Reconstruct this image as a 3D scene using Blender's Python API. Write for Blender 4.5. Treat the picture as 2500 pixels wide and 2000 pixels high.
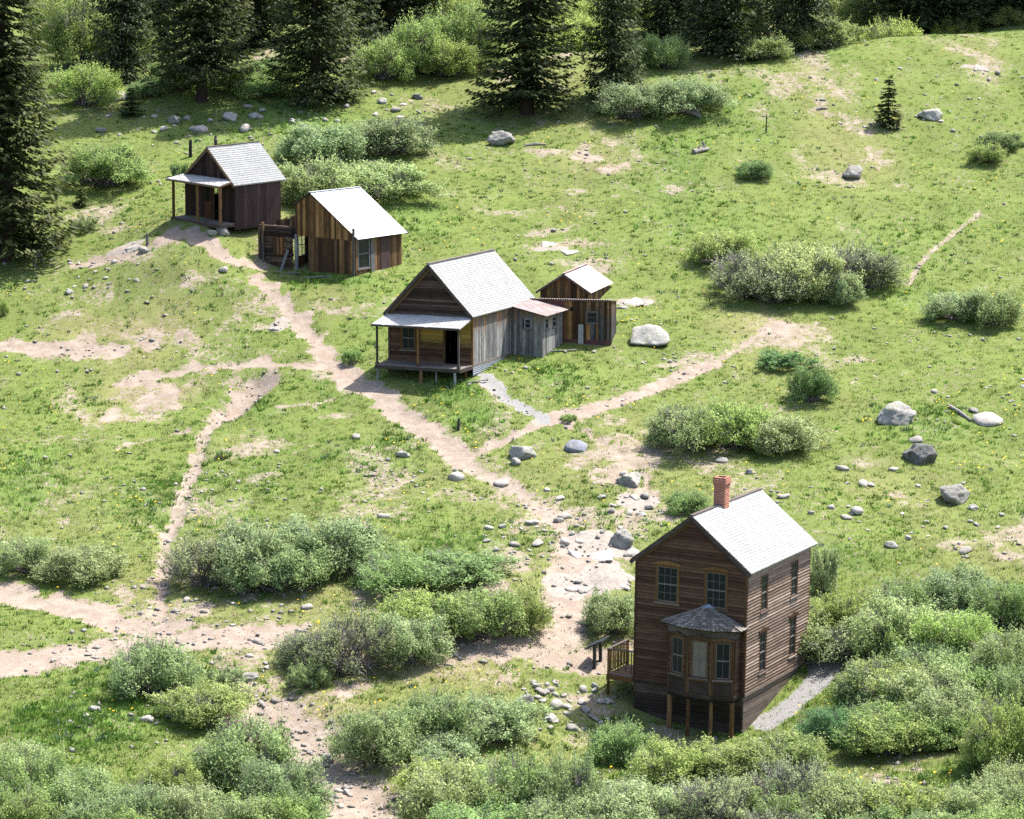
import bpy, math, random
import numpy as np
from mathutils import Vector, Matrix
R = math.radians
random.seed(7); rng = np.random.default_rng(7)
scene = bpy.context.scene
for _o in list(bpy.data.objects): bpy.data.objects.remove(_o)

# ------------------------------------------------------------------ camera, sky, sun, exposure
FPX, PITCH = 6515.0, R(8.874)            # focal length in pixels of the 2500 px wide photograph, downward pitch
cam_d = bpy.data.cameras.new('camera'); cam = bpy.data.objects.new('camera', cam_d)
scene.collection.objects.link(cam); scene.camera = cam
cam_d.sensor_width = 36.0; cam_d.lens = 36.0 * FPX / 2500.0
cam_d.clip_start = 0.5; cam_d.clip_end = 5000
cam.location = (0, 0, 0); cam.rotation_euler = (math.pi/2 - PITCH, 0, 0)
SUN_EL, SUN_AZ = R(61), R(53)            # azimuth measured from +Y towards +X
world = bpy.data.worlds.new('World'); scene.world = world; world.use_nodes = True
wn = world.node_tree; bg = wn.nodes['Background']
sky = wn.nodes.new('ShaderNodeTexSky'); sky.sky_type = 'NISHITA'; sky.sun_disc = False
sky.sun_elevation = SUN_EL; sky.sun_rotation = SUN_AZ; sky.altitude = 300; sky.dust_density = 3.0
wn.links.new(sky.outputs[0], bg.inputs[0]); bg.inputs[1].default_value = 0.142
sd = bpy.data.lights.new('sun', 'SUN'); sd.energy = 4.6; sd.angle = R(0.53); sd.color = (1.0, 0.965, 0.9)
sun = bpy.data.objects.new('sun', sd); scene.collection.objects.link(sun)
to_sun = Vector((math.sin(SUN_AZ)*math.cos(SUN_EL), math.cos(SUN_AZ)*math.cos(SUN_EL), math.sin(SUN_EL)))
sun.rotation_euler = to_sun.to_track_quat('Z', 'Y').to_euler(); sun.location = (60, 160, 120)
scene.view_settings.view_transform = 'Standard'; scene.view_settings.look = 'None'
scene.view_settings.gamma = 1.0; scene.view_settings.exposure = 1.46
scene.render.engine = 'CYCLES'; scene.cycles.max_bounces = 6; scene.cycles.diffuse_bounces = 3
scene.cycles.transparent_max_bounces = 6; scene.cycles.use_denoising = False

# ------------------------------------------------------------------ helpers
COL = scene.collection
def link(o, parent=None):
    COL.objects.link(o)
    if parent is not None: o.parent = parent
    return o
def tag(o, label=None, cat=None, group=None, kind=None):
    if label: o['label'] = label
    if cat: o['category'] = cat
    if group: o['group'] = group
    if kind: o['kind'] = kind
    return o
def empty(name, loc=(0,0,0)):
    o = bpy.data.objects.new(name, None); o.empty_display_size = 0.3; link(o); o.location = loc
    return o
def mesh_obj(name, verts, faces, mat, parent=None, smooth=False):
    me = bpy.data.meshes.new(name); me.from_pydata([tuple(v) for v in verts], [], faces)
    if smooth: me.polygons.foreach_set('use_smooth', [True]*len(me.polygons))
    me.materials.append(mat); me.update()
    return link(bpy.data.objects.new(name, me), parent)
def np_mesh(name, V, F, mat, attr=None, smooth=False):
    """V (n,3), F (m,k) all faces of k corners -> mesh datablock; attr: dict name->(n,) or (n,4)"""
    V = np.asarray(V, np.float32); F = np.asarray(F, np.int32); m, k = F.shape
    me = bpy.data.meshes.new(name)
    me.vertices.add(len(V)); me.vertices.foreach_set('co', V.ravel())
    me.loops.add(m*k); me.loops.foreach_set('vertex_index', F.ravel())
    me.polygons.add(m); me.polygons.foreach_set('loop_start', np.arange(0, m*k, k, dtype=np.int32))
    me.polygons.foreach_set('loop_total', np.full(m, k, np.int32))
    if smooth: me.polygons.foreach_set('use_smooth', np.ones(m, bool))
    for an, av in (attr or {}).items():
        av = np.asarray(av, np.float32)
        if av.ndim == 1:
            a = me.attributes.new(an, 'FLOAT', 'POINT'); a.data.foreach_set('value', av)
        else:
            a = me.attributes.new(an, 'FLOAT_COLOR', 'POINT'); a.data.foreach_set('color', av.ravel())
    me.materials.append(mat); me.update(calc_edges=True); me.validate()
    return me
def np_obj(name, V, F, mat, parent=None, attr=None, smooth=False):
    return link(bpy.data.objects.new(name, np_mesh(name, V, F, mat, attr, smooth)), parent)

BOXF = [(0,3,2,1),(4,5,6,7),(0,1,5,4),(1,2,6,5),(2,3,7,6),(3,0,4,7)]
def boxv(x0,x1,y0,y1,z0,z1):
    return [(x0,y0,z0),(x1,y0,z0),(x1,y1,z0),(x0,y1,z0),(x0,y0,z1),(x1,y0,z1),(x1,y1,z1),(x0,y1,z1)]
def box(name, b, mat, parent=None):
    return mesh_obj(name, boxv(*b), BOXF, mat, parent)
def boxes(name, bl, mat, parent=None):
    V=[];F=[]
    for b in bl:
        o=len(V); V+=boxv(*b); F+=[tuple(i+o for i in f) for f in BOXF]
    return mesh_obj(name, V, F, mat, parent)
def beam_vf(p, q, w, h, up=(0,0,1)):
    p=Vector(p); q=Vector(q); d=(q-p).normalized(); u=Vector(up)
    s=d.cross(u)
    if s.length<1e-4: s=d.cross(Vector((0,1,0)))
    s.normalize(); t=s.cross(d); V=[]
    for e in (p,q):
        for a,b in ((-1,-1),(1,-1),(1,1),(-1,1)): V.append(e+s*a*w/2+t*b*h/2)
    return V, [(0,1,2,3),(7,6,5,4),(0,4,5,1),(1,5,6,2),(2,6,7,3),(3,7,4,0)]
def beam(name, p, q, w, h, mat, parent=None, up=(0,0,1)):
    V,F=beam_vf(p,q,w,h,up); return mesh_obj(name,V,F,mat,parent)
def tube_vf(pts, rad, n=8, wob=0.0):
    V=[];F=[]; pts=[Vector(p) for p in pts]
    for i,p in enumerate(pts):
        d=(pts[min(i+1,len(pts)-1)]-pts[max(i-1,0)]).normalized()
        a=d.orthogonal().normalized() if abs(d.z)>0.9 else d.cross(Vector((0,0,1))).normalized(); b=d.cross(a)
        for j in range(n):
            t=2*math.pi*j/n; r=rad[i]*(1+random.uniform(-wob,wob))
            V.append(p+a*math.cos(t)*r+b*math.sin(t)*r)
    for i in range(len(pts)-1):
        for j in range(n): F.append((i*n+j,i*n+(j+1)%n,(i+1)*n+(j+1)%n,(i+1)*n+j))
    F.append(tuple(range(n))[::-1]); F.append(tuple(range((len(pts)-1)*n,len(pts)*n)))
    return V,F
def tube(name, pts, rad, mat, parent=None, n=8, wob=0.0):
    V,F=tube_vf(pts,rad,n,wob); return mesh_obj(name,V,F,mat,parent,smooth=False)

# ------------------------------------------------------------------ value noise
_tab = rng.random((256,256))
def vnoise(x, y, s, seed=0):
    x=np.asarray(x,float)/s+seed*17.31; y=np.asarray(y,float)/s+seed*9.77
    xi=np.floor(x).astype(int); yi=np.floor(y).astype(int); fx=x-xi; fy=y-yi
    fx=fx*fx*(3-2*fx); fy=fy*fy*(3-2*fy)
    g=lambda a,b:_tab[(a)&255,(b)&255]
    return (g(xi,yi)*(1-fx)+g(xi+1,yi)*fx)*(1-fy)+(g(xi,yi+1)*(1-fx)+g(xi+1,yi+1)*fx)*fy
def fbm(x,y,s,oct=4,seed=0):
    r=0;a=1;t=0
    for i in range(oct): r=r+a*vnoise(x,y,s/2**i,seed+i); t+=a; a*=.55
    return r/t

# ------------------------------------------------------------------ terrain height
K = 2500/2156.0                       # reading scale of the photograph overview
_c,_s = math.cos(PITCH), math.sin(PITCH)
def ray(px,py):                       # direction per metre of forward distance
    dx=(px-1250)/FPX; dy=(1000-py)/FPX
    y=_c+dy*_s; return dx/y, (-_s+dy*_c)/y
def project(x,y,z):
    d=y*_c-z*_s; up=y*_s+z*_c
    return 1250+FPX*x/d, 1000-FPX*up/d
HOUSE=dict(o=(7.438,109.324,-28.893),yaw=-.491,W=5.06,D=6.887,H=5.3,Rr=1.98,lean=.017,tilt=-.011)
CAB3=dict(o=(-4.648,151.012,-20.861),yaw=-.41,W=5.227,D=8.61,H=2.893,Rr=2.714,lean=0,tilt=0)
CAB1=dict(o=(-19.202,169.734,-14.41),yaw=-.739,W=4.676,D=3.9,H=2.712,Rr=2.017,lean=.02,tilt=.052)
BARN=dict(o=(-11.575,165.402,-17.121),yaw=-.541,W=4.502,D=5.126,H=2.247,Rr=2.558,lean=0,tilt=0)
def bmat(b):
    return Matrix.Translation(b['o'])@Matrix.Rotation(b['tilt'],4,'X')@Matrix.Rotation(b['yaw'],4,'Z')@Matrix.Rotation(b['lean'],4,'Y')
def local_hit(b,px,py,ypl,xpl=None):            # where the sight line through a picture point meets a wall plane
    m=bmat(b).inverted(); dx,dz=ray(px,py); o=m@Vector((0,0,0)); d=m.to_3x3()@Vector((dx,1,dz)); t=(ypl-o.y)/d.y if xpl is None else (xpl-o.x)/d.x; q=o+d*t; return (q.x if xpl is None else q.y),q.z
def bw(b,x,y,z): return bmat(b)@Vector((x,y,z))
ctrl=[]                               # (X,Y,Z)
for px,py,Y in [(0,2000,92),(600,2000,93),(1250,2000,95),(1900,2000,93),(2500,2000,92),
  (0,1600,111),(450,1600,111),(0,1400,122),(450,1400,122),(800,1400,121),(0,1150,138),(450,1150,139),
  (0,1000,148),(420,1000,148),(0,850,156.5),(400,850,156.5),(0,700,165),(300,600,170),(0,600,171),
  (800,1200,134),(1100,1100,140),(1400,1300,127.5),(1300,1560,114.5),(1250,1750,106.5),(900,1650,109.5),(500,1800,102),
  (2000,1300,127),(2500,1300,127),(2300,1000,146),(2450,1500,116),(2200,1700,107),(1700,900,153),(1750,1150,136.5),
  (2200,700,168),(2500,600,176),(1700,500,180),(2200,400,192),(1500,700,166),
  (2450,200,208),(2480,75,222),(2200,95,217.5),(1930,130,212.5),(1750,150,209),(1560,175,206.5),(1250,290,198),(770,255,200),(490,255,200),(300,240,202),
  (1000,170,209),(300,400,187.5),(1000,400,187),(1100,520,178),(700,400,187),(150,150,224),(600,100,232),(900,60,240)]:
    dx,dz=ray(px,py); ctrl.append((dx*Y,Y,dz*Y))
for b,pts in ((HOUSE,[(-2.53,0,-1.3),(2.53,-.1,-1.72),(2.6,6.9,-.02),(-2.53,6.9,.1),(0,-2,-2.0)]),
              (CAB3,[(-2.6,-1.7,-.85),(2.6,-1.7,-1.0),(2.7,3,-.3),(4.6,5.5,-.15),(7.5,8.7,.05),(-2.6,5,.1)]),
              (CAB1,[(-2.3,-1.3,.1),(2.3,-1.3,-.1),(2.3,3.6,.0),(-2.3,3,.25)]),
              (BARN,[(-4.7,-.1,0),(-2.2,0,-.02),(2.2,0,0),(2.2,5,.05)])):
    for p in pts: ctrl.append(tuple(bw(b,*p)))
for X,Y,Z in [(-90,60,-30),(0,65,-30.2),(90,60,-30),(-90,110,-27),(90,110,-25),(-90,170,-14),(90,175,-9),(-110,230,0),(110,215,4),
  (24,236,-7),(45,238,-5),(10,232,-6),(-40,270,3),(0,275,4),(50,275,4),(-60,330,24),(0,330,24),(70,330,24),(-160,420,60),(0,420,62),(160,420,60)]:
    ctrl.append((X,Y,Z))
ctrl=np.array(ctrl); _P=ctrl[:,:2]/50.0; _n=len(_P)
def _phi(d2): return .5*d2*np.log(d2+1e-12)
_A=np.zeros((_n+3,_n+3)); _d2=((_P[:,None]-_P[None])**2).sum(-1); _A[:_n,:_n]=_phi(_d2)+np.eye(_n)*2e-3
_A[:_n,_n]=1; _A[:_n,_n+1:]=_P; _A[_n,:_n]=1; _A[_n+1:,:_n]=_P.T
_w=np.linalg.solve(_A,np.concatenate([ctrl[:,2],[0,0,0]]))
def base_h(X,Y):
    X=np.asarray(X,float); Y=np.asarray(Y,float); sh=np.broadcast(X,Y).shape
    q=np.stack([np.broadcast_to(X,sh).ravel(),np.broadcast_to(Y,sh).ravel()],1)/50.0; out=np.empty(len(q))
    for i in range(0,len(q),20000):
        qq=q[i:i+20000]; d2=((qq[:,None]-_P[None])**2).sum(-1)
        out[i:i+20000]=_phi(d2)@_w[:_n]+_w[_n]+qq@_w[_n+1:]
    z=out.reshape(sh); Yb=np.broadcast_to(Y,sh)
    t=np.clip((Yb-58)/20,0,1); near=-1.7-Yb*.53+np.maximum(0,Yb-50)*.3   # the near hillside the photographer stands on
    near=np.maximum(near,-31.5)
    z=near*(1-t)+z*t
    t=np.clip((Yb-380)/60,0,1); z=z*(1-t)+(62+(Yb-420)*.42)*t
    return z
def world_lines(lines):
    out=[]
    for w,pts in lines: out.append((w,[ground_at(px*K,py*K,base=True)[:2] for px,py in pts]))
    return out
def ground_at(px,py,base=False):
    dx,dz=ray(px,py); Y=np.linspace(82,330,1500); g=(base_h if base else gh)(dx*Y,Y); f=dz*Y-g
    i=np.argmax(f<0)
    if not (f<0).any(): i=len(Y)-1
    if i>0:
        t=f[i-1]/(f[i-1]-f[i]+1e-9); y=Y[i-1]+t*(Y[i]-Y[i-1])
    else: y=Y[0]
    x=dx*y; return float(x),float(y),float((base_h if base else gh)(np.array([x]),np.array([y]))[0])
# trails (half width m, points as read off the photograph overview)
TR=[(0.46,[(360,488),(430,508),(480,545),(555,562)]),(0.56,[(400,492),(300,528),(170,553)]),
 (0.56,[(545,590),(620,655),(660,710),(700,765)]),
 (0.75,[(700,765),(740,800),(800,832),(860,880),(930,930),(985,980)]),(0.50,[(985,980),(1040,1012),(1100,1042),(1170,1092),(1215,1140)]),
 (0.95,[(1215,1140),(1205,1200),(1190,1260),(1195,1320),(1160,1370)]),(1.05,[(1240,1385),(1150,1372),(1000,1362),(925,1357)]),
 (1.25,[(605,1338),(450,1342),(330,1358),(150,1378),(0,1398)]),(1.0,[(400,1345),(330,1328),(200,1290),(100,1262),(0,1243)]),
 (0.34,[(335,1320),(345,1200),(360,1110),(395,1020),(430,920),(470,870),(540,800)]),
 (0.74,[(0,728),(120,735),(240,742)]),(0.50,[(255,812),(330,790),(420,775),(560,768),(700,768)]),
 (0.37,[(1015,795),(1065,842),(1150,888),(1070,922),(985,955)]),(0.56,[(1150,888),(1230,868),(1320,835),(1400,805),(1500,768)]),
 (0.28,[(1500,768),(1570,725),(1640,690)]),(0.25,[(1190,890),(1240,918),(1300,958),(1360,1005),(1352,1060),(1320,1100),(1290,1140)]),
 (0.22,[(1040,1012),(1130,1040),(1200,1070),(1250,1112)]),(0.2,[(2060,452),(1985,508),(1935,555),(1912,600)]),
 (0.25,[(450,1390),(520,1440),(560,1500)]),(0.22,[(580,862),(640,850),(700,838)]),(0.19,[(230,945),(330,925),(420,905)])]
GULLY=[(.7,[(545,800),(520,820),(490,845),(465,870)]),(1.35,[(560,1495),(600,1530),(660,1580),(700,1630),(740,1680),(790,1760)])]
# bare patches: (cx,cy,rx,ry) in overview readings
DIRT=[(700,780,75,38),(280,540,95,22),(500,810,60,32),(470,850,45,22),(300,700,110,26),(60,725,90,14),(1240,560,120,20),(1190,515,150,14),(1060,450,90,9),(1340,632,70,20),(1450,760,90,22),
 (2010,1150,70,26),(2090,1120,50,12),(1210,1390,70,26),(1230,1490,110,60),(620,1530,70,40),(690,1590,60,45),(760,1690,70,50),(200,450,85,35),(1150,325,90,12),
 (1330,1110,80,26),(1290,1170,110,30),(1400,1090,60,25),(560,640,60,25),(360,500,90,18),(2080,140,60,14),(1700,105,60,14),(1640,760,70,12),(330,1290,150,45),(520,1380,110,40),
 (900,640,120,22),(700,650,90,16),(560,690,60,14),(160,745,170,14),(1210,405,40,8),(1360,190,60,10),(1420,395,50,10),(1620,700,60,16),(1800,760,60,14),(1150,490,100,10),(250,480,60,14),(640,470,0,0),
 (1100,1100,60,16),(1160,1130,60,16),(420,1030,40,12),(700,880,70,14),(560,1000,80,10),(300,870,90,16),(240,835,40,8),(1640,600,30,6),(2380,240,0,0),(1240,1110,60,24)]
ROCKY=[(1255,1155,95,28),(1280,1210,70,26),(1215,1225,80,26),(1340,635,45,14),(270,520,50,9),(580,688,30,8),(1340,1060,50,22),(1190,1245,45,18),(1160,525,50,6),(2050,145,40,8)]
GRAVEL=[(1728,1385,34,16)]
GRAVL=[(.62,[(1728,1375),(1742,1405),(1715,1445),(1660,1490),(1610,1525)]),(.42,[(1018,790),(1050,820),(1085,852),(1145,886)])]
DRY=[(330,830,150,40,.9),(240,870,110,30,.8),(520,940,180,30,.6),(200,690,220,40,.5),(1650,690,220,50,.5),(1600,450,300,60,.2),(1800,170,380,80,.05),(900,1400,260,50,.5),(1350,330,260,40,.4),(650,1480,200,50,.6),(1800,1000,250,80,.3),(1950,1580,130,30,.7),(700,650,260,50,.5),(1900,330,300,60,.05)]
LUSH=[(60,1020,120,120,.9),(120,850,180,50,.5),(870,1130,220,80,.6),(800,960,150,70,.6),(1180,800,90,40,.8),(950,820,90,40,.9),(1000,880,80,40,.8),(150,1530,200,80,.7),(700,270,400,60,.5),(1900,620,120,40,.5),(250,1040,200,90,.4),(2000,900,200,60,.4),(650,590,60,20,.9),(730,590,90,14,.9),(1200,1240,80,20,.7),(1290,1560,90,50,.9),(1830,1180,160,50,.6),(450,610,200,20,.5),(520,1240,200,40,.6)]
_TRW=None
def seg_dist(X,Y,pts):
    d=np.full(X.shape,1e9)
    for (x0,y0),(x1,y1) in zip(pts[:-1],pts[1:]):
        vx,vy=x1-x0,y1-y0; t=np.clip(((X-x0)*vx+(Y-y0)*vy)/(vx*vx+vy*vy+1e-9),0,1)
        d=np.minimum(d,np.hypot(X-x0-t*vx,Y-y0-t*vy))
    return d
def to_ellipses(lst):
    out=[]
    for e in lst:
        if e[2]<=0: continue
        cx,cy,rx,ry=[v*K for v in e[:4]]
        x,y,z=ground_at(cx,cy,base=True); ya=ground_at(cx,cy-ry,base=True)[1]; yb=ground_at(cx,cy+ry,base=True)[1]
        out.append((x,y,rx/FPX*y*1.02,max(.5,min(abs(ya-yb)/2,14)))+tuple(e[4:]))
    return out
def sm(t): t=np.clip(t,0,1); return t*t*(3-2*t)
GVW=world_lines(GRAVL); TRW=world_lines(TR); GUW=world_lines(GULLY)
DIW=to_ellipses(DIRT); ROW=to_ellipses(ROCKY); GRW=to_ellipses(GRAVEL); DRW=to_ellipses(DRY); LUW=to_ellipses(LUSH)
def ell(X,Y,lst,soft=.55):
    m=np.zeros(X.shape)
    for e in lst:
        r=np.hypot((X-e[0])/e[2],(Y-e[1])/e[3]); v=sm((1.15-r)/soft)*(e[4] if len(e)>4 else 1); m=np.maximum(m,v)
    return m
def masks(X,Y):
    X=np.asarray(X,float);Y=np.asarray(Y,float)
    n=(fbm(X,Y,2.2,3,3)-.5); n2=(fbm(X,Y,.7,2,5)-.5)
    xw=X+n*1.2; yw=Y+n*3
    dirt=np.zeros(X.shape)
    for w,p in TRW: dirt=np.maximum(dirt,(.55+.5*min(1,w/.6))*(.72+.56*fbm(X,Y,3.5,2,51))*sm((w*1.7-seg_dist(X+n2*.7,Y+n2*1.8,p))/(w*1.3)+.1))
    dirt=np.clip(dirt,0,1.1); dirt=np.maximum(dirt,.60*ell(xw,yw,DIW,.9))
    g=np.zeros(X.shape)
    for w,p in GUW: g=np.maximum(g,sm((w*2.2-seg_dist(xw,Y+n,p))/(w*1.6)))
    dirt=np.maximum(dirt,g)
    rock=ell(xw,yw,ROW); grav=ell(X+n2*.3,Y+n2*.6,GRW,.3)
    for w,p in GVW: grav=np.maximum(grav,.85*sm((w*1.4-seg_dist(X+n2*.5,Y+n2*1.2,p))/(w*.7)+.15))
    dry=ell(xw,yw,DRW,.9); lush=ell(xw,yw,LUW,.9)
    dry=np.clip(dry+(fbm(X,Y*.6,9,3,11)-.5)*1.6,0,1); dirt=np.maximum(dirt,.46*dry+.58*sm((fbm(X,Y*.7,1.9,3,17)-.50)/.15)*(.48+.8*dry))
    return dirt,rock,grav,dry,np.clip(lush+(fbm(X,Y*.6,7,3,14)-.5)*1.7,0,1),g
def gh(X,Y):
    X=np.asarray(X,float);Y=np.asarray(Y,float); z=base_h(X,Y)
    m=(Y>75)&(Y<330)
    bump=(fbm(X,Y,5.0,3,21)-.5)*.55+(fbm(X,Y,1.3,2,25)-.5)*.14
    for b,r in ((HOUSE,5.5),(CAB3,6.5),(CAB1,4.5),(BARN,5.5)):
        c=bw(b,0,b['D']/2,0); bump=bump*sm((np.hypot(X-c.x,Y-c.y)-r)/4+.15)
    g=np.zeros(X.shape)
    for w,p in GUW: g=np.maximum(g,sm((w*2.4-seg_dist(X,Y,p))/(w*2.2)))
    tr=np.zeros(X.shape)
    for w,p in TRW: tr=np.maximum(tr,sm((w*1.5-seg_dist(X,Y,p))/(w*.9)))
    # dug-out bank beside the upper trail
    return z+np.where(m,bump,0)-.75*g-.10*tr

# ------------------------------------------------------------------ materials
class NT:
    def __init__(s, name):
        s.m=bpy.data.materials.new(name); s.m.use_nodes=True; s.t=s.m.node_tree; s.n=s.t.nodes; s.b=s.n['Principled BSDF']; s.out=s.n['Material Output']
    def node(s, typ, **kw):
        n=s.n.new(typ)
        for k,v in kw.items(): setattr(n,k,v)
        return n
    def link(s,a,b): s.t.links.new(a,b)
    def val(s, sock, v):
        if hasattr(v,'is_output'): s.link(v,sock)
        else: sock.default_value=v
    def math(s, op, a, b=0.0, clamp=False):
        n=s.node('ShaderNodeMath',operation=op); n.use_clamp=clamp; s.val(n.inputs[0],a); s.val(n.inputs[1],b); return n.outputs[0]
    def noise(s, vec, scale, detail=4, rough=.6, dist=0):
        n=s.node('ShaderNodeTexNoise'); n.inputs['Scale'].default_value=scale; n.inputs['Detail'].default_value=detail
        n.inputs['Roughness'].default_value=rough; n.inputs['Distortion'].default_value=dist
        if vec is not None: s.link(vec,n.inputs['Vector'])
        return n.outputs['Fac']
    def mapping(s, vec, scale=(1,1,1), loc=(0,0,0)):
        n=s.node('ShaderNodeMapping'); s.link(vec,n.inputs['Vector']); n.inputs['Scale'].default_value=scale
        s.val(n.inputs['Location'],loc); return n.outputs[0]
    def mix(s, fac, a, b, mode='MIX'):
        n=s.node('ShaderNodeMix',data_type='RGBA',blend_type=mode); s.val(n.inputs[0],fac)
        for i,v in ((6,a),(7,b)):
            s.val(n.inputs[i], v if hasattr(v,'is_output') else (*v,1) if len(v)==3 else v)
        return n.outputs[2]
    def ramp(s, fac, lo, hi):
        n=s.node('ShaderNodeMapRange',interpolation_type='SMOOTHSTEP'); s.val(n.inputs[0],fac); n.inputs[1].default_value=lo; n.inputs[2].default_value=hi; return n.outputs[0]
    def bump(s, h, strength, dist):
        n=s.node('ShaderNodeBump'); n.inputs['Strength'].default_value=strength; n.inputs['Distance'].default_value=dist; s.link(h,n.inputs['Height']); s.link(n.outputs[0],s.b.inputs['Normal'])
    def color(s, c): s.val(s.b.inputs['Base Color'], c if hasattr(c,'is_output') else (*c,1))
    def setp(s, rough=.85, spec=.2, metal=0):
        s.b.inputs['Roughness'].default_value=rough; s.b.inputs['Specular IOR Level'].default_value=spec; s.b.inputs['Metallic'].default_value=metal
    def coords(s): return s.node('ShaderNodeTexCoord').outputs['Object']
    def rand(s): return s.node('ShaderNodeObjectInfo').outputs['Random']

def wood(name, dark, mid, light, axis='x', spread=.5, fresh=None, paint=None, rough=.88):
    """weathered boards: grain along the axis, every board its own tone. fresh=(colour,z0,z1): wood kept from weather above z;
    paint=(colour,a0,z0,z1): old paint left above z and to the right of a0"""
    s=NT(name); co=s.coords(); rnd=s.rand()
    off=s.node('ShaderNodeCombineXYZ')
    for i in range(3): s.link(s.math('MULTIPLY',rnd,37.0+11*i),off.inputs[i])
    sc={'x':(.9,22,22),'z':(20,20,.8),'y':(22,.9,22)}[axis]
    v=s.mapping(co,sc); va=s.node('ShaderNodeVectorMath',operation='ADD'); s.link(v,va.inputs[0]); s.link(off.outputs[0],va.inputs[1])
    g=s.noise(va.outputs[0],1.0,6,.7,.6)
    vb=s.node('ShaderNodeVectorMath',operation='ADD'); s.link(co,vb.inputs[0]); s.link(off.outputs[0],vb.inputs[1])
    big=s.noise(vb.outputs[0],1.7,4,.65)
    c=s.mix(s.ramp(g,.32,.66),dark,mid)
    sel=s.ramp(s.math('ADD',s.math('MULTIPLY',big,.7),s.math('MULTIPLY',rnd,.35)),.36,.80)
    c=s.mix(sel,c,s.mix(s.ramp(g,.3,.7),mid,light))
    if fresh:
        fc,z0,z1=fresh; sep=s.node('ShaderNodeSeparateXYZ'); s.link(co,sep.inputs[0])
        z=s.math('ADD',sep.outputs[2],s.math('MULTIPLY',s.math('SUBTRACT',g,.5),2.2)); z=s.math('ADD',z,s.math('MULTIPLY',s.math('SUBTRACT',rnd,.5),1.1))
        m=s.ramp(z,z0,z1); c=s.mix(s.math('MULTIPLY',m,.85),c,s.mix(s.ramp(big,.4,.6),fc,tuple(v*.35 for v in fc)))
    if paint:
        pc,a0,z0,z1=paint; sep=s.node('ShaderNodeSeparateXYZ'); s.link(co,sep.inputs[0])
        nz=s.math('MULTIPLY',s.math('SUBTRACT',s.noise(s.mapping(co,(1.5,1,9)),1.6,5,.7),.5),1.7)
        m=s.math('MULTIPLY',s.ramp(s.math('ADD',sep.outputs[2],nz),z0,z1),s.ramp(sep.outputs[0],a0-.05,a0+.25))
        c=s.mix(m,c,s.mix(s.ramp(g,.3,.7),tuple(v*.72 for v in pc),pc))
    hsv=s.node('ShaderNodeHueSaturation'); s.link(c,hsv.inputs['Color'])
    s.link(s.math('ADD',s.math('MULTIPLY',rnd,spread),1-spread/2),hsv.inputs['Value'])
    s.color(hsv.outputs[0]); s.setp(rough,.15); s.bump(g,.5,.008)
    return s.m
M={}
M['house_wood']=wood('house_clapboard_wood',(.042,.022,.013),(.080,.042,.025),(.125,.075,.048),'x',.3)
M['house_wood_y']=wood('house_side_clapboard_wood_sunlit',(.10,.068,.050),(.19,.136,.102),(.30,.225,.175),'y',.3)  # lighter than the front boards: grazing sunlight put into the side's colour
M['trim']=wood('trim_wood',(.035,.018,.010),(.070,.036,.019),(.125,.072,.036),'z',.5)
M['trim_orange']=wood('orange_casing_wood',(.062,.031,.012),(.125,.064,.022),(.20,.11,.04),'z',.4)
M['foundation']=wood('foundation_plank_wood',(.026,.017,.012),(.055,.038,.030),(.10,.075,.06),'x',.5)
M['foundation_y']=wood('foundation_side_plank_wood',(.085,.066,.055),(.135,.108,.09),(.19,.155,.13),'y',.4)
M['post']=wood('post_wood',(.06,.028,.012),(.13,.064,.026),(.22,.13,.065),'z',.5)
M['deck']=wood('deck_board_wood',(.07,.05,.045),(.14,.115,.10),(.22,.19,.17),'x',.4)
M['deck_y']=wood('deck_board_side_wood',(.07,.05,.045),(.14,.115,.10),(.22,.19,.17),'y',.4)
M['rail']=wood('railing_wood',(.09,.045,.018),(.18,.095,.04),(.30,.18,.09),'z',.4)
M['barn']=wood('barn_board_wood',(.045,.024,.011),(.145,.074,.030),(.31,.172,.066),'z',.95)
M['barn_low']=wood('barn_lower_board_wood',(.033,.018,.010),(.078,.043,.022),(.14,.078,.036),'z',.7)
M['grey']=wood('grey_weathered_board_wood',(.055,.053,.055),(.17,.165,.16),(.31,.30,.285),'z',.5,fresh=((.22,.105,.038),1.8,2.7))
M['grey_plain']=wood('silver_board_wood',(.09,.09,.092),(.2,.2,.2),(.32,.32,.31),'z',.5)
M['grey_dark']=wood('black_grey_board_wood',(.015,.014,.015),(.052,.050,.051),(.135,.13,.13),'z',.95,fresh=((.21,.11,.045),1.5,3.2))
M['cab3_h']=wood('cabin_clapboard_wood',(.035,.018,.010),(.075,.040,.022),(.13,.085,.055),'x',.5,paint=((.33,.225,.062),-.7,.9,1.6))
M['cab3_gable']=wood('cabin_gable_clapboard_wood',(.028,.018,.013),(.060,.039,.028),(.11,.078,.058),'x',.6)
M['cab1']=wood('dark_stained_board_wood',(.018,.011,.011),(.034,.020,.018),(.060,.034,.028),'z',.45)
M['cab1_side']=wood('dark_stained_side_board_wood',(.030,.019,.019),(.050,.031,.030),(.074,.046,.042),'z',.35)
M['door']=wood('door_wood',(.06,.022,.012),(.11,.042,.022),(.17,.075,.04),'z',.3)
M['log']=wood('hewn_log_wood',(.022,.015,.011),(.058,.037,.026),(.135,.098,.078),'x',.8)
M['log_y']=wood('hewn_log_side_wood',(.022,.015,.011),(.058,.037,.026),(.135,.098,.078),'y',.8)
M['rake']=wood('rake_board_wood',(.06,.034,.018),(.12,.072,.04),(.19,.125,.075),'y',.4)
M['fascia']=wood('dark_fascia_wood',(.035,.026,.022),(.07,.054,.046),(.12,.1,.09),'x',.4)

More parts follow.
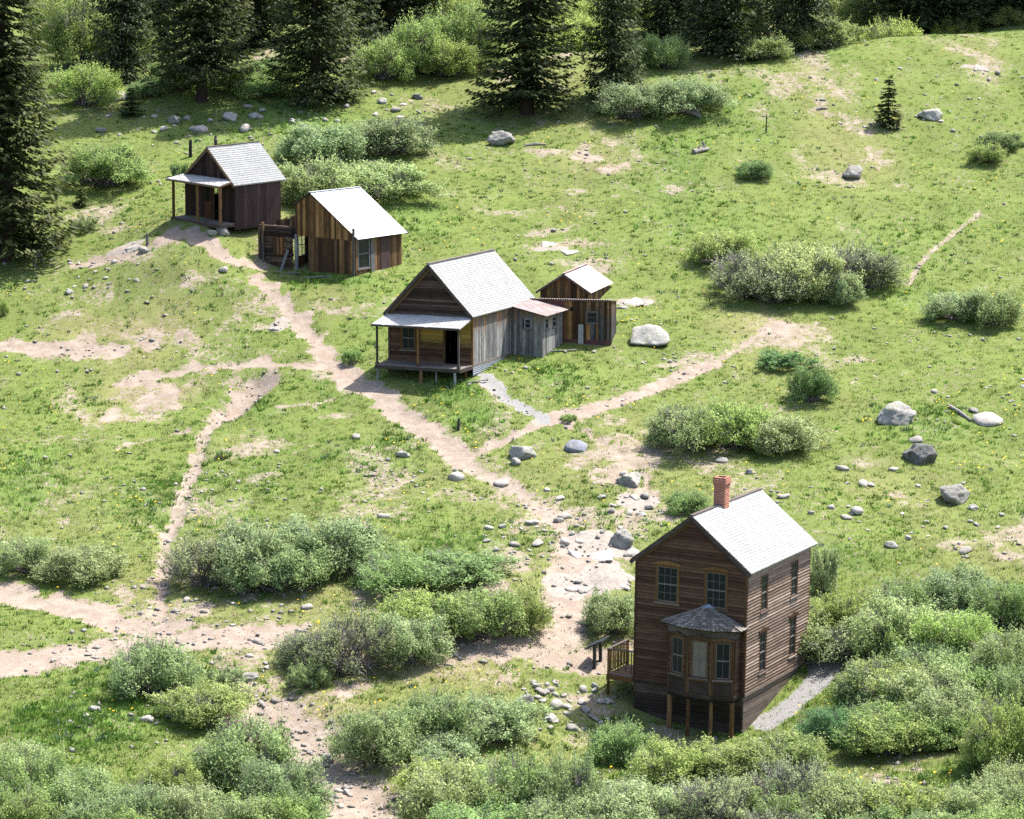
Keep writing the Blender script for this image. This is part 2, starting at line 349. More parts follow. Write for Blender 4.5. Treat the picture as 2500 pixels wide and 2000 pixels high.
def shingle_mat(name, a, b, c, scale=6.0):
    s=NT(name); co=s.coords(); att=s.node('ShaderNodeAttribute',attribute_name='tint').outputs['Fac']
    n=s.noise(co,scale,5,.65); n2=s.noise(co,1.1,3,.5)
    col=s.mix(att,a,b); col=s.mix(s.ramp(n,.52,.75),col,c); col=s.mix(s.math('MULTIPLY',s.ramp(n2,.5,.8),.35),col,c)
    s.color(col); s.setp(.8,.25); s.bump(n,.3,.01); return s.m
M['shingle']=shingle_mat('silver_shingle',(.32,.314,.305),(.41,.402,.39),(.225,.217,.207))
M['shingle_bay']=wood('bay_shingle_wood',(.095,.082,.070),(.155,.136,.118),(.235,.21,.185),'z',.55)
M['porch_shingle']=shingle_mat('porch_shingle',(.33,.315,.295),(.42,.40,.38),(.25,.235,.215))
def metal(name, base, rust, amount, rough=.45, met=.0):
    s=NT(name); co=s.coords(); n=s.noise(co,1.4,6,.65); n2=s.noise(s.mapping(co,(1,1,6)),5,4,.6)
    s.color(s.mix(s.ramp(s.math('ADD',n,s.math('MULTIPLY',n2,.25)),1.0-amount,1.12-amount*.55),base,rust)); s.setp(rough,.4,met); return s.m
M['roof_metal']=metal('galvanised_roof_sheet',(.46,.47,.49),(.38,.38,.39),.45)
M['rust_metal']=metal('rusting_roof_sheet',(.28,.245,.238),(.19,.125,.108),.6,.6)
M['lean_metal']=metal('dull_rusting_lean_to_sheet',(.22,.195,.19),(.145,.098,.085),.6,.65)
M['rust_red']=metal('red_rusted_sheet',(.10,.036,.03),(.055,.02,.018),.5,.7)
M['corr']=metal('corrugated_skirt_sheet',(.26,.275,.30),(.17,.17,.17),.4)
M['flash']=metal('zinc_flashing',(.20,.25,.30),(.16,.18,.2),.4)
def plain(name,c,rough=.7,spec=.3,metal_=0):
    s=NT(name); n=s.noise(s.coords(),7,4,.6); s.color(s.mix(n,tuple(v*.75 for v in c),tuple(min(1,v*1.2) for v in c))); s.setp(rough,spec,metal_); return s.m
M['sign']=plain('black_sign_steel',(.012,.014,.018),.4,.4)
M['sign_face']=plain('sign_panel_print',(.02,.025,.032),.5,.3)
M['iron']=plain('stove_pipe_iron',(.05,.04,.045),.6,.3)
M['inside']=plain('painted_dark_interior',(.02,.016,.013),.95,.05)  # interior darkness put into the colour, so windows and openings look dark
M['blind']=plain('tan_window_blind',(.17,.14,.115),.9,.1)
M['white_wood']=plain('white_sash_paint',(.135,.125,.115),.8,.2)
M['stone_base']=plain('mortared_stone',(.20,.18,.155),.95,.1)
s=NT('window_glass'); s.color((.012,.015,.018)); s.setp(.22,.18); M['glass']=s.m
s=NT('clear_pane'); s.color((.9,.95,.92)); s.setp(.05,.5); s.b.inputs['Transmission Weight'].default_value=0
s.b.inputs['Alpha'].default_value=.16; M['clear']=s.m
def brick_mat():
    s=NT('chimney_brick'); r=s.node('ShaderNodeAttribute',attribute_name='tint').outputs['Fac']; n=s.noise(s.coords(),14,4,.6)
    s.color(s.mix(s.ramp(n,.4,.8),s.mix(r,(.33,.125,.085),(.45,.21,.155)),(.38,.22,.165))); s.setp(.9,.15); s.bump(n,.4,.006); return s.m
M['brick']=brick_mat(); M['mortar']=plain('mortar',(.33,.22,.17),.95,.1)

def rock_mat(name,a,b,c,lich):
    s=NT(name); co=s.node('ShaderNodeNewGeometry').outputs['Position']; n=s.noise(co,2.6,8,.75,.8); n2=s.noise(co,8,6,.75,.4); rnd=s.rand()
    col=s.mix(s.ramp(n,.35,.65),a,b); col=s.mix(s.ramp(n2,.52,.72),col,c); col=s.mix(s.math('MULTIPLY',s.ramp(s.noise(co,3.4,4,.6),.5,.66),.55),col,lich)
    h=s.node('ShaderNodeHueSaturation'); s.link(col,h.inputs['Color']); s.link(s.math('ADD',s.math('MULTIPLY',rnd,.45),.78),h.inputs['Value'])
    s.color(h.outputs[0]); s.setp(.92,.15); s.bump(s.math('ADD',n,s.math('MULTIPLY',n2,.5)),1.0,.09); return s.m
M['rock']=rock_mat('lichened_granite',(.18,.17,.155),(.32,.305,.28),(.075,.07,.065),(.24,.245,.15))
M['rock_pale']=rock_mat('pale_granite',(.25,.225,.198),(.37,.34,.31),(.14,.122,.105),(.30,.285,.22))
M['rock_dark']=rock_mat('dark_cracked_rock',(.085,.083,.08),(.19,.185,.175),(.035,.034,.034),(.15,.15,.11))
M['rock_blue']=rock_mat('blue_grey_rock',(.12,.128,.15),(.20,.21,.245),(.07,.07,.085),(.22,.2,.17))

def leaf_mat(name, base, tip, trans=.35, use_obj=True, rough=.6):
    """leaf faces: tint attribute varies leaf by leaf, object colour varies plant by plant"""
    s=NT(name); t=s.node('ShaderNodeAttribute',attribute_name='tint').outputs['Fac']
    c=s.mix(t,base,tip)
    if use_obj:
        oi=s.node('ShaderNodeObjectInfo').outputs['Color']; c=s.mix(1.0,c,oi,'MULTIPLY')
    s.color(c); s.setp(rough,.25)
    tr=s.node('ShaderNodeBsdfTranslucent'); s.link(c,tr.inputs['Color'])
    mx=s.node('ShaderNodeMixShader'); mx.inputs[0].default_value=trans
    s.link(s.b.outputs[0],mx.inputs[1]); s.link(tr.outputs[0],mx.inputs[2]); s.link(mx.outputs[0],s.out.inputs[0]); return s.m
M['leaf']=leaf_mat('willow_leaves',(.170,.208,.085),(.46,.505,.265),.48)
M['twig']=plain('grey_willow_bark',(.16,.145,.14),.9,.1)
M['needle']=leaf_mat('spruce_needles',(.019,.034,.012),(.095,.112,.034),.32,True,.7)  # olive second colour stands for sunlit branch tips
M['bark']=plain('spruce_bark',(.045,.032,.026),.95,.05)
M['deadwood']=plain('bleached_deadwood',(.22,.20,.185),.9,.1)

def grass_mat(name, trans):
    s=NT(name); c=s.node('ShaderNodeAttribute',attribute_name='col').outputs['Color']
    s.color(c); s.setp(.75,.12)
    tr=s.node('ShaderNodeBsdfTranslucent'); s.link(c,tr.inputs['Color']); mx=s.node('ShaderNodeMixShader'); mx.inputs[0].default_value=trans
    s.link(s.b.outputs[0],mx.inputs[1]); s.link(tr.outputs[0],mx.inputs[2]); s.link(mx.outputs[0],s.out.inputs[0]); return s.m
M['grass']=grass_mat('meadow_blades',.4)
M['petal']=plain('yellow_petals',(.75,.45,.01),.7,.2)

def ground_mat():
    s=NT('meadow_soil'); co=s.node('ShaderNodeNewGeometry').outputs['Position']
    mk=s.node('ShaderNodeAttribute',attribute_name='mask'); sep=s.node('ShaderNodeSeparateColor'); s.link(mk.outputs['Color'],sep.inputs[0])
    dirt,rock,grav=sep.outputs[0],sep.outputs[1],sep.outputs[2]
    tone=s.node('ShaderNodeAttribute',attribute_name='col').outputs['Color']
    n1=s.noise(co,1.3,6,.65); n2=s.noise(co,4.0,8,.75); n3=s.noise(co,17,4,.7)
    gr=s.mix(s.ramp(n2,.35,.7),tone,s.mix(.45,tone,(.17,.14,.085)))
    gr=s.mix(s.math('MULTIPLY',s.ramp(n3,.5,.7),.5),gr,s.mix(.6,tone,(.07,.095,.028)))
    dc=s.mix(s.ramp(n1,.35,.7),(.215,.168,.133),(.285,.235,.192)); dc=s.mix(s.math('MULTIPLY',s.ramp(n2,.5,.75),.6),dc,(.165,.112,.08)); dc=s.mix(s.ramp(n3,.6,.78),dc,(.33,.295,.26))
    rc=s.mix(s.ramp(n2,.35,.65),(.215,.183,.155),(.29,.258,.225)); rc=s.mix(s.ramp(s.noise(s.mapping(co,(1,1,1)),3.0,6,.75,1.5),.56,.66),rc,(.15,.115,.09))
    gc=s.mix(s.ramp(n3,.35,.65),(.165,.157,.15),(.265,.257,.248))
    f=s.ramp(s.math('ADD',dirt,s.math('MULTIPLY',s.math('SUBTRACT',s.math('ADD',s.math('MULTIPLY',n1,.35),s.math('ADD',n2,s.math('MULTIPLY',n3,.35))),.85),2.4)),.38,.62)
    col=s.mix(f,gr,dc)
    fr=s.ramp(s.math('ADD',rock,s.math('MULTIPLY',s.math('SUBTRACT',n2,.5),.9)),.4,.6); col=s.mix(fr,col,rc)
    fg=s.ramp(s.math('ADD',grav,s.math('MULTIPLY',s.math('SUBTRACT',s.math('ADD',n2,s.math('MULTIPLY',n3,.6)),.8),1.6)),.35,.65); col=s.mix(fg,col,gc)
    s.color(col); s.setp(.95,.08); s.bump(s.math('ADD',n2,s.math('MULTIPLY',n3,.5)),.7,.10); return s.m
M['ground']=ground_mat()

# ------------------------------------------------------------------ terrain sheet
def grass_tint(X,Y,dry,lush):
    n=fbm(X,Y,1.6,3,31)[:,None]; g=np.array([[.120,.168,.034]]); y=np.array([[.225,.20,.088]]); l=np.array([[.080,.168,.026]])
    d=dry[:,None]; u=lush[:,None]
    c=g*(1-d*.8)+y*d*.8; c=c*(1-u*.75*(1-d*.5))+l*u*.75*(1-d*.5)
    return c*(.8+.42*n)
NS,NR=520,430
sv=np.concatenate([np.linspace(-.42,-.215,60,endpoint=False),np.linspace(-.215,.215,NS-120),np.linspace(.215,.42,61)[1:]])
rows=np.concatenate([np.linspace(2,82,24,endpoint=False),82*(245/82)**np.linspace(0,1,NR-60),np.linspace(247,620,37)[1:]])
NSn,NRn=len(sv),len(rows)
YY=np.repeat(rows,NSn); XX=np.tile(sv,NRn)*(YY+25*np.clip((90-YY)/60,0,1))
ZZ=gh(XX,YY); dirt,rock,grav,dry,lush,gul=masks(XX,YY)
far=np.clip((YY-235)/60,0,1)
ZZ=ZZ+rock*(fbm(XX,YY,1.1,3,61)-.45)*.35*(far<.1)
idx=np.arange(NRn*NSn).reshape(NRn,NSn)
F=np.stack([idx[:-1,:-1],idx[:-1,1:],idx[1:,1:],idx[1:,:-1]],-1).reshape(-1,4)
tint=grass_tint(XX,YY,dry,lush)*.88
tint=tint*(1-far[:,None])+np.array([[.11,.15,.045]])*far[:,None]
one=np.ones(len(XX))
ground=np_obj('meadow_ground',np.stack([XX,YY,ZZ],1),F,M['ground'],attr={'mask':np.stack([dirt*(1-far),rock,grav,one],1),'col':np.concatenate([tint,one[:,None]],1)},smooth=True)
tag(ground,'grassy hillside meadow ground with worn dirt trails',None,kind='structure')

# ------------------------------------------------------------------ meadow grass, leafy herbs, flowers, pebbles (nobody could count them)
def wedge_points(n, y0=84, y1=238, s=.225, power=1.0):
    u=rng.random(n); Y=y0*(y1/y0)**u      # even over the picture rather than over the map
    X=(rng.random(n)*2-1)*s*Y; return X,Y
def in_buildings(X,Y):
    m=np.zeros(X.shape,bool)
    for b,(x0,x1,y0,y1) in ((HOUSE,(-2.6,2.62,-.1,7)),(CAB3,(-2.7,2.68,-.1,8.7)),(CAB3,(2.4,4.6,5.5,8.8)),(CAB3,(2.6,7.3,8.6,11.2)),(CAB1,(-2.4,2.4,-1.3,3.9)),(BARN,(-2.3,2.3,.05,5.2))):
        inv=bmat(b).inverted(); a=np.array(inv); lx=a[0,0]*X+a[0,1]*Y+a[0,2]*b['o'][2]+a[0,3]; ly=a[1,0]*X+a[1,1]*Y+a[1,2]*b['o'][2]+a[1,3]
        m|=(lx>x0)&(lx<x1)&(ly>y0)&(ly<y1)
    return m
def blades(name, n, per, hmin, hmax, width, spread, colf, keepf, mat, lean=.5):
    X,Y=wedge_points(n); dirt,rock,grav,dry,lush,g=masks(X,Y)
    keep=rng.random(n)<keepf(dirt,rock,grav,dry,lush,X,Y); keep&=~in_buildings(X,Y)
    X,Y,dry,lush=X[keep],Y[keep],dry[keep],lush[keep]; n=len(X); Z=gh(X,Y)-.03
    col=colf(X,Y,dry,lush)*(.58+.88*rng.random((n,1)))*(1+.25*(rng.random((n,3))-.5))
    if name=='meadow_grass': col=np.where(rng.random((n,1))<.07+.25*dry[:,None],col*.3+np.array([[.36,.30,.18]])*.75,col)
    hh=(hmin+(hmax-hmin)*rng.random(n))*(.7+.6*lush)
    ang=rng.random((n,per))*2*np.pi; rr=spread*np.sqrt(rng.random((n,per)))*(.6+.8*rng.random((n,1)))
    bx=X[:,None]+np.cos(ang)*rr; by=Y[:,None]+np.sin(ang)*rr; bz=np.repeat(Z[:,None],per,1)
    h=hh[:,None]*(.6+.7*rng.random((n,per))); a2=rng.random((n,per))*2*np.pi; w=width*(.7+.6*rng.random((n,per)))*(.8+.4*(Y[:,None]/150))
    ln=lean*h*rng.random((n,per)); a3=ang+rng.normal(0,.6,(n,per))
    wx=np.cos(a2)*w/2; wy=np.sin(a2)*w/2
    V=np.stack([np.stack([bx-wx,by-wy,bz],-1),np.stack([bx+wx,by+wy,bz],-1),np.stack([bx+np.cos(a3)*ln,by+np.sin(a3)*ln,bz+h],-1)],2).reshape(-1,3)
    F=np.arange(len(V)).reshape(-1,3)
    C=np.repeat(np.repeat(col,per,0)*(.85+.3*rng.random((n*per,1))),3,0); C=np.concatenate([np.clip(C,0,1),np.ones((len(C),1))],1)
    return np_obj(name,V,F,mat,attr={'col':C})
g1=blades('meadow_grass',165000,8,.08,.20,.030,.16,lambda X,Y,d,l:grass_tint(X,Y,d,l),
   lambda d,r,g,dry,l,X,Y:np.clip(1.10-d*1.2-r*1.2-g*1.15,0,1),M['grass'],.8)
tag(g1,'short green and straw coloured meadow grass on the slope','grass',kind='stuff')
def herb_col(X,Y,d,l):
    c=np.array([[.085,.165,.028]])*np.ones((len(X),1)); m=rng.random((len(X),1))
    return np.where(m<.25,np.array([[.17,.25,.05]]),np.where(m>.93,np.array([[.09,.135,.09]]),c))
g2=blades('leafy_herbs',42000,11,.10,.26,.085,.17,herb_col,
   lambda d,r,g,dry,l,X,Y:np.clip((sm((fbm(X,Y,3.2,3,44)-.42)/.22)*(.35+l)+.16)*(1-d*1.1)-g-r*.7,0,1),M['grass'],1.1)
tag(g2,'low leafy green herbs growing between the grass','herbs',kind='stuff')
def flowers(n):
    X,Y=wedge_points(n,95,215); dirt,rock,grav,dry,lush,g=masks(X,Y)
    k=(rng.random(n)<sm((fbm(X,Y,4.0,3,71)-.52)/.16)*(1-dirt)*(1-grav))&~in_buildings(X,Y); X,Y=X[k],Y[k]; n=len(X); Z=gh(X,Y)+.12+.1*rng.random(n)
    r=.028+.022*rng.random(n)*(Y/150); q=np.array([[-1,-1,-.3],[1,-1,.2],[1,1,.6],[-1,1,.1]])
    V=(np.stack([X,Y,Z],1)[:,None]+q[None]*r[:,None,None]).reshape(-1,3); return np_obj('yellow_flowers',V,np.arange(len(V)).reshape(-1,4),M['petal'])
tag(flowers(5000),'scattered small yellow wildflowers in the grass','wildflowers',kind='stuff')
OCT=np.array([[1,0,0],[0,1,0],[-1,0,0],[0,-1,0],[0,0,.75],[0,0,-.6]],float); OCF=np.array([[0,1,4],[1,2,4],[2,3,4],[3,0,4],[1,0,5],[2,1,5],[3,2,5],[0,3,5]])
def pebbles(n):
    X,Y=wedge_points(n,90,225); dirt,rock,grav,dry,lush,g=masks(X,Y)
    f=sm((fbm(X,Y,6,3,81)-.40)/.25)
    k=(rng.random(n)<np.clip(.13*f+dirt*.5*f+g*.8+rock*.45,0,1))&~in_buildings(X,Y); X,Y=X[k],Y[k]; n=len(X)
    r=.035+.15*rng.random(n)**3.5; Z=gh(X,Y)+r*.1
    sc=r[:,None]*(.6+.9*rng.random((n,3))); a=rng.random(n)*6.28
    P=OCT[None]*sc[:,None]+rng.normal(0,.16,(n,6,3))*r[:,None,None]
    x=P[...,0]*np.cos(a)[:,None]-P[...,1]*np.sin(a)[:,None]; y=P[...,0]*np.sin(a)[:,None]+P[...,1]*np.cos(a)[:,None]
    V=np.stack([x+X[:,None],y+Y[:,None],P[...,2]+Z[:,None]],-1).reshape(-1,3); F=(OCF[None]+6*np.arange(n)[:,None,None]).reshape(-1,3)
    return np_obj('pebbles',V,F,M['rock_pale'])
tag(pebbles(52000),'loose pale pebbles and rubble on bare ground','pebbles',kind='stuff')

# ------------------------------------------------------------------ building kit (all pieces in the building's own frame)
class Wall:
    def __init__(s, O, A, N): s.O=Vector(O); s.A=Vector(A); s.N=Vector(N)
    def pt(s,a,z,o=0): return s.O+s.A*a+s.N*o+Vector((0,0,z))
def prism(name, w, poly, inn, out, mat, parent):
    """poly [(a,z)]; out: one offset or one per corner"""
    n=len(poly); outs=out if isinstance(out,(list,tuple)) else [out]*n
    V=[w.pt(a,z,inn) for a,z in poly]+[w.pt(a,z,o) for (a,z),o in zip(poly,outs)]
    F=[tuple(range(n))[::-1],tuple(range(n,2*n))]+[(i,(i+1)%n,n+(i+1)%n,n+i) for i in range(n)]
    return mesh_obj(name,V,F,mat,parent)
def wbox(name, w, a0,a1,z0,z1, inn,out, mat, parent): return prism(name,w,[(a0,z0),(a1,z0),(a1,z1),(a0,z1)],inn,out,mat,parent)
def wboxes(name, w, lst, mat, parent):
    V=[];F=[]
    for a0,a1,z0,z1,i,o in lst:
        k=len(V); V+=[w.pt(a,z,q) for q in (i,o) for a,z in ((a0,z0),(a1,z0),(a1,z1),(a0,z1))]
        F+=[tuple(x+k for x in f) for f in [(0,3,2,1),(4,5,6,7),(0,1,5,4),(1,2,6,5),(2,3,7,6),(3,0,4,7)]]
    return mesh_obj(name,V,F,mat,parent)
def cut(ivs, lo, hi):
    r=[]
    for a,b in ivs:
        if hi<=a or lo>=b: r.append((a,b)); continue
        if lo>a+.02: r.append((a,lo))
        if hi<b-.02: r.append((hi,b))
    return r
def clapboards(w, lo, hi, z0, z1, exp, ops, mat, parent, name='clapboard', rough=.0, out=.062):
    """lo/hi: wall ends as functions of z; ops: openings (a0,a1,z0,z1)"""
    z=z0
    while z<z1-.01:
        zt=min(z+exp,z1); zm=(z+zt)/2; l,r=lo(zm),hi(zm)
        if r-l<.06: break
        iv=[(l,r)]
        for a0,a1,b0,b1 in ops:
            if b0-.02<zm<b1+.02: iv=cut(iv,a0,a1)
        for a,b in iv:
            la=lo(z) if a==l else a; lt=lo(zt) if a==l else a; ra=hi(z) if b==r else b; rt=hi(zt) if b==r else b
            j=random.uniform(-rough,rough); k=random.uniform(-rough,rough); o=out+random.uniform(-.4,.6)*rough
            e=.004*random.random()
            prism(name,w,[(la+e,z-.012+j),(ra-e,z-.012+k),(max(rt-e,lt+e+.01),zt+k*.3),(lt+e,zt+j*.3)],-.012,[o,o,.006,.006],mat,parent)
        z=zt
def vboards(w, a0, a1, zb, zt, wid, ops, mat, parent, name='board', jit=.25, thick=.026, ragged=0.0, mats=None):
    a=a0
    while a<a1-.02:
        b=min(a+wid*random.uniform(1-jit,1+jit),a1)
        if a1-b<.05: b=a1
        m=(a+b)/2; iv=[(zb(m)-random.random()*ragged, None)]
        segs=[(zb(m)-random.random()*ragged,None)]
        cuts=[]
        for c0,c1,d0,d1 in ops:
            if c0-.02<m<c1+.02: cuts.append((d0,d1))
        top_l,top_r=zt(a),zt(b); lo=segs[0][0]; pieces=[]
        for d0,d1 in sorted(cuts):
            if d0>lo+.02: pieces.append((lo,d0,d0))
            lo=max(lo,d1)
        pieces.append((lo,top_l,top_r))
        for p0,tl,tr in pieces:
            if min(tl,tr)-p0<.03: continue
            o=thick+random.choice([0,.006,.012])+random.uniform(0,.005); sk=random.uniform(-.004,.004); g=.004
            mm=mat if not mats else random.choice(mats)
            prism(name,w,[(a+g,p0),(b-g,p0),(b-g+sk,tr),(a+g+sk,tl)],-.004,o,mm,parent)
        a=b
def window(parent, w, a0,a1,z0,z1, cols, rows, mid=None, casing=.11, cm=None, sm_=None, hood=False, glass=None, proud=.05, sill=True, name='window', depth=.0, board=None):
    """one window: casing (the part itself), sash bars, panes, sill and hood as its own pieces"""
    cm=cm or M['trim']; sm_=sm_ or M['white_wood']; glass=glass or M['glass']
    i0,i1,j0,j1=a0+casing,a1-casing,z0+.05,z1-casing
    win=wboxes(name,w,[(a0,i0,z0,z1,-.03,proud),(i1,a1,z0,z1,-.03,proud),(i0,i1,j1,z1,-.03,proud),(i0,i1,z0,j0,-.03,proud)],cm,parent)
    mid=(j0+j1)/2 if mid is None else mid
    b=.035; L=[(i0,i0+b,j0,j1,-.01,.022),(i1-b,i1,j0,j1,-.01,.022),(i0+b,i1-b,j0,j0+b,-.01,.022),(i0+b,i1-b,j1-b,j1,-.01,.022),(i0+b,i1-b,mid-.03,mid+.03,-.01,.030)]
    mu=.016; xs=[i0+b+(i1-i0-2*b)*k/cols for k in range(cols+1)]
    for k in range(1,cols): L+= [(xs[k]-mu/2,xs[k]+mu/2,j0+b,mid-.03,-.004,.018),(xs[k]-mu/2,xs[k]+mu/2,mid+.03,j1-b,-.004,.018)]
    half=max(1,rows//2); zs=[]
    for lo,hi in ((j0+b,mid-.03),(mid+.03,j1-b)):
        z_=[lo+(hi-lo)*k/half for k in range(half+1)]; zs.append(z_)
        for k in range(1,half):
            for q in range(cols):
                L.append((xs[q]+mu/2,xs[q+1]-mu/2,z_[k]-mu/2,z_[k]+mu/2,-.004,.0175))
    wboxes('sash',w,L,sm_,win)
    for z_ in zs:
        for k in range(half):
            for q in range(cols):
                wbox('pane',w,xs[q],xs[q+1],z_[k],z_[k+1],.001,.006+random.uniform(0,.002),glass,win)
    if board: wbox('blind',w,i0+b,i1-b,j0+b,j1-b,-.02,-.002,board,win)
    if sill: prism('sill',w,[(a0-.05,z0-.06),(a1+.05,z0-.06),(a1+.05,z0-.003),(a0-.05,z0-.003)],-.02,[proud+.06]*4,M['deck'],win)
    if hood:
        c=(a0+a1)/2
        prism('hood',w,[(a0-.1,z1+.003),(a1+.1,z1+.003),(a1+.1,z1+.06),(c,z1+.19),(a0-.1,z1+.06)],-.02,proud+.055,cm,win)
    return win
def slab(name, P, th, mat, parent):
    """P four corners in order; thickness goes down the normal"""
    P=[Vector(p) for p in P]; n=(P[1]-P[0]).cross(P[3]-P[0]).normalized()
    if n.z<0: n=-n
    V=P+[p-n*th for p in P]; return mesh_obj(name,V,[(0,1,2,3),(7,6,5,4),(0,4,5,1),(1,5,6,2),(2,6,7,3),(3,7,4,0)],mat,parent)
def shingles(parent, EF, EB, RB, RF, mat, exp=.14, wid=.15, name='shingles', butt=.012):
    """courses of single shingles over the quad eave-front, eave-back, ridge-back, ridge-front"""
    EF,EB,RB,RF=[np.array(p,float) for p in (EF,EB,RB,RF)]
    n=np.cross(EB-EF,RF-EF); n/=np.linalg.norm(n); n=n if n[2]>0 else -n
    Ls=np.linalg.norm(RF-EF); nc=int(Ls/exp); V=[];F=[];T=[]
    for c in range(nc):
        t0=c/nc; t1=min((c+1.35)/nc,1.0); 
        l0,r0=EF+(RF-EF)*t0,EB+(RB-EB)*t0; l1,r1=EF+(RF-EF)*t1,EB+(RB-EB)*t1; wlen=np.linalg.norm(r0-l0); s=random.uniform(0,wid)/wlen*-1
        ct=random.random()
        while s<1:
            e=s+random.uniform(.6,1.4)*wid/wlen; a,b=max(s,0)+.004/wlen,min(e,1)-.004/wlen; s=e
            if b-a<.02/wlen: continue
            up=butt+random.uniform(0,.006); dz=random.uniform(-.006,.006)/Ls
            q0=l0+(r0-l0)*a+(RF-EF)*(-dz); q1=l0+(r0-l0)*b+(RF-EF)*(-dz); q2=l1+(r1-l1)*b; q3=l1+(r1-l1)*a; k=len(V)
            V+=[q0+n*.001,q1+n*.001,q1+n*up,q0+n*up,q2+n*.004,q3+n*.004]; F+=[(k,k+1,k+2,k+3),(k+3,k+2,k+4,k+5)]; T+=[min(1,max(0,random.random()*.8+ct*.2))]*6
    V=np.array(V); V=V+n*((fbm(V[:,0]*1.0+V[:,2],V[:,1]+V[:,2]*.7,1.6,2,91)-.5)*.07)[:,None]*np.clip((V[:,2]-EF[2])/.4,.2,1)[:,None]+n*.02
    o=np_obj(name,V,np.array(F),mat,parent,attr={'tint':np.array(T)}); o['kind']='stuff'; return o
def corrugated(name, P, mat, parent, pitch=.12, amp=.018, th=0):
    """ribbed sheet; ribs run from the first edge (P0-P1) to the opposite edge (P3-P2)"""
    P=[np.array(p,float) for p in P]; n=np.cross(P[1]-P[0],P[3]-P[0]); n/=np.linalg.norm(n); n=n if n[2]>=0 else -n
    L=np.linalg.norm(P[1]-P[0]); k=max(8,int(L/pitch*4)); V=[]
    for j in range(5):
        t=j/4
        for i in range(k+1):
            s=i/k; p=(P[0]*(1-s)+P[1]*s)*(1-t)+(P[3]*(1-s)+P[2]*s)*t; V.append(p+n*amp*math.sin(s*L/pitch*2*math.pi))
    F=[(j*(k+1)+i,j*(k+1)+i+1,(j+1)*(k+1)+i+1,(j+1)*(k+1)+i) for j in range(4) for i in range(k)]
    return np_obj(name,np.array(V),np.array(F),mat,parent)
def backing(name, w, poly, off, th, mat, parent): return prism(name,w,poly,off-th,off,mat,parent)
def root_of(name,b):
    o=empty(name); o.matrix_world=bmat(b); return o

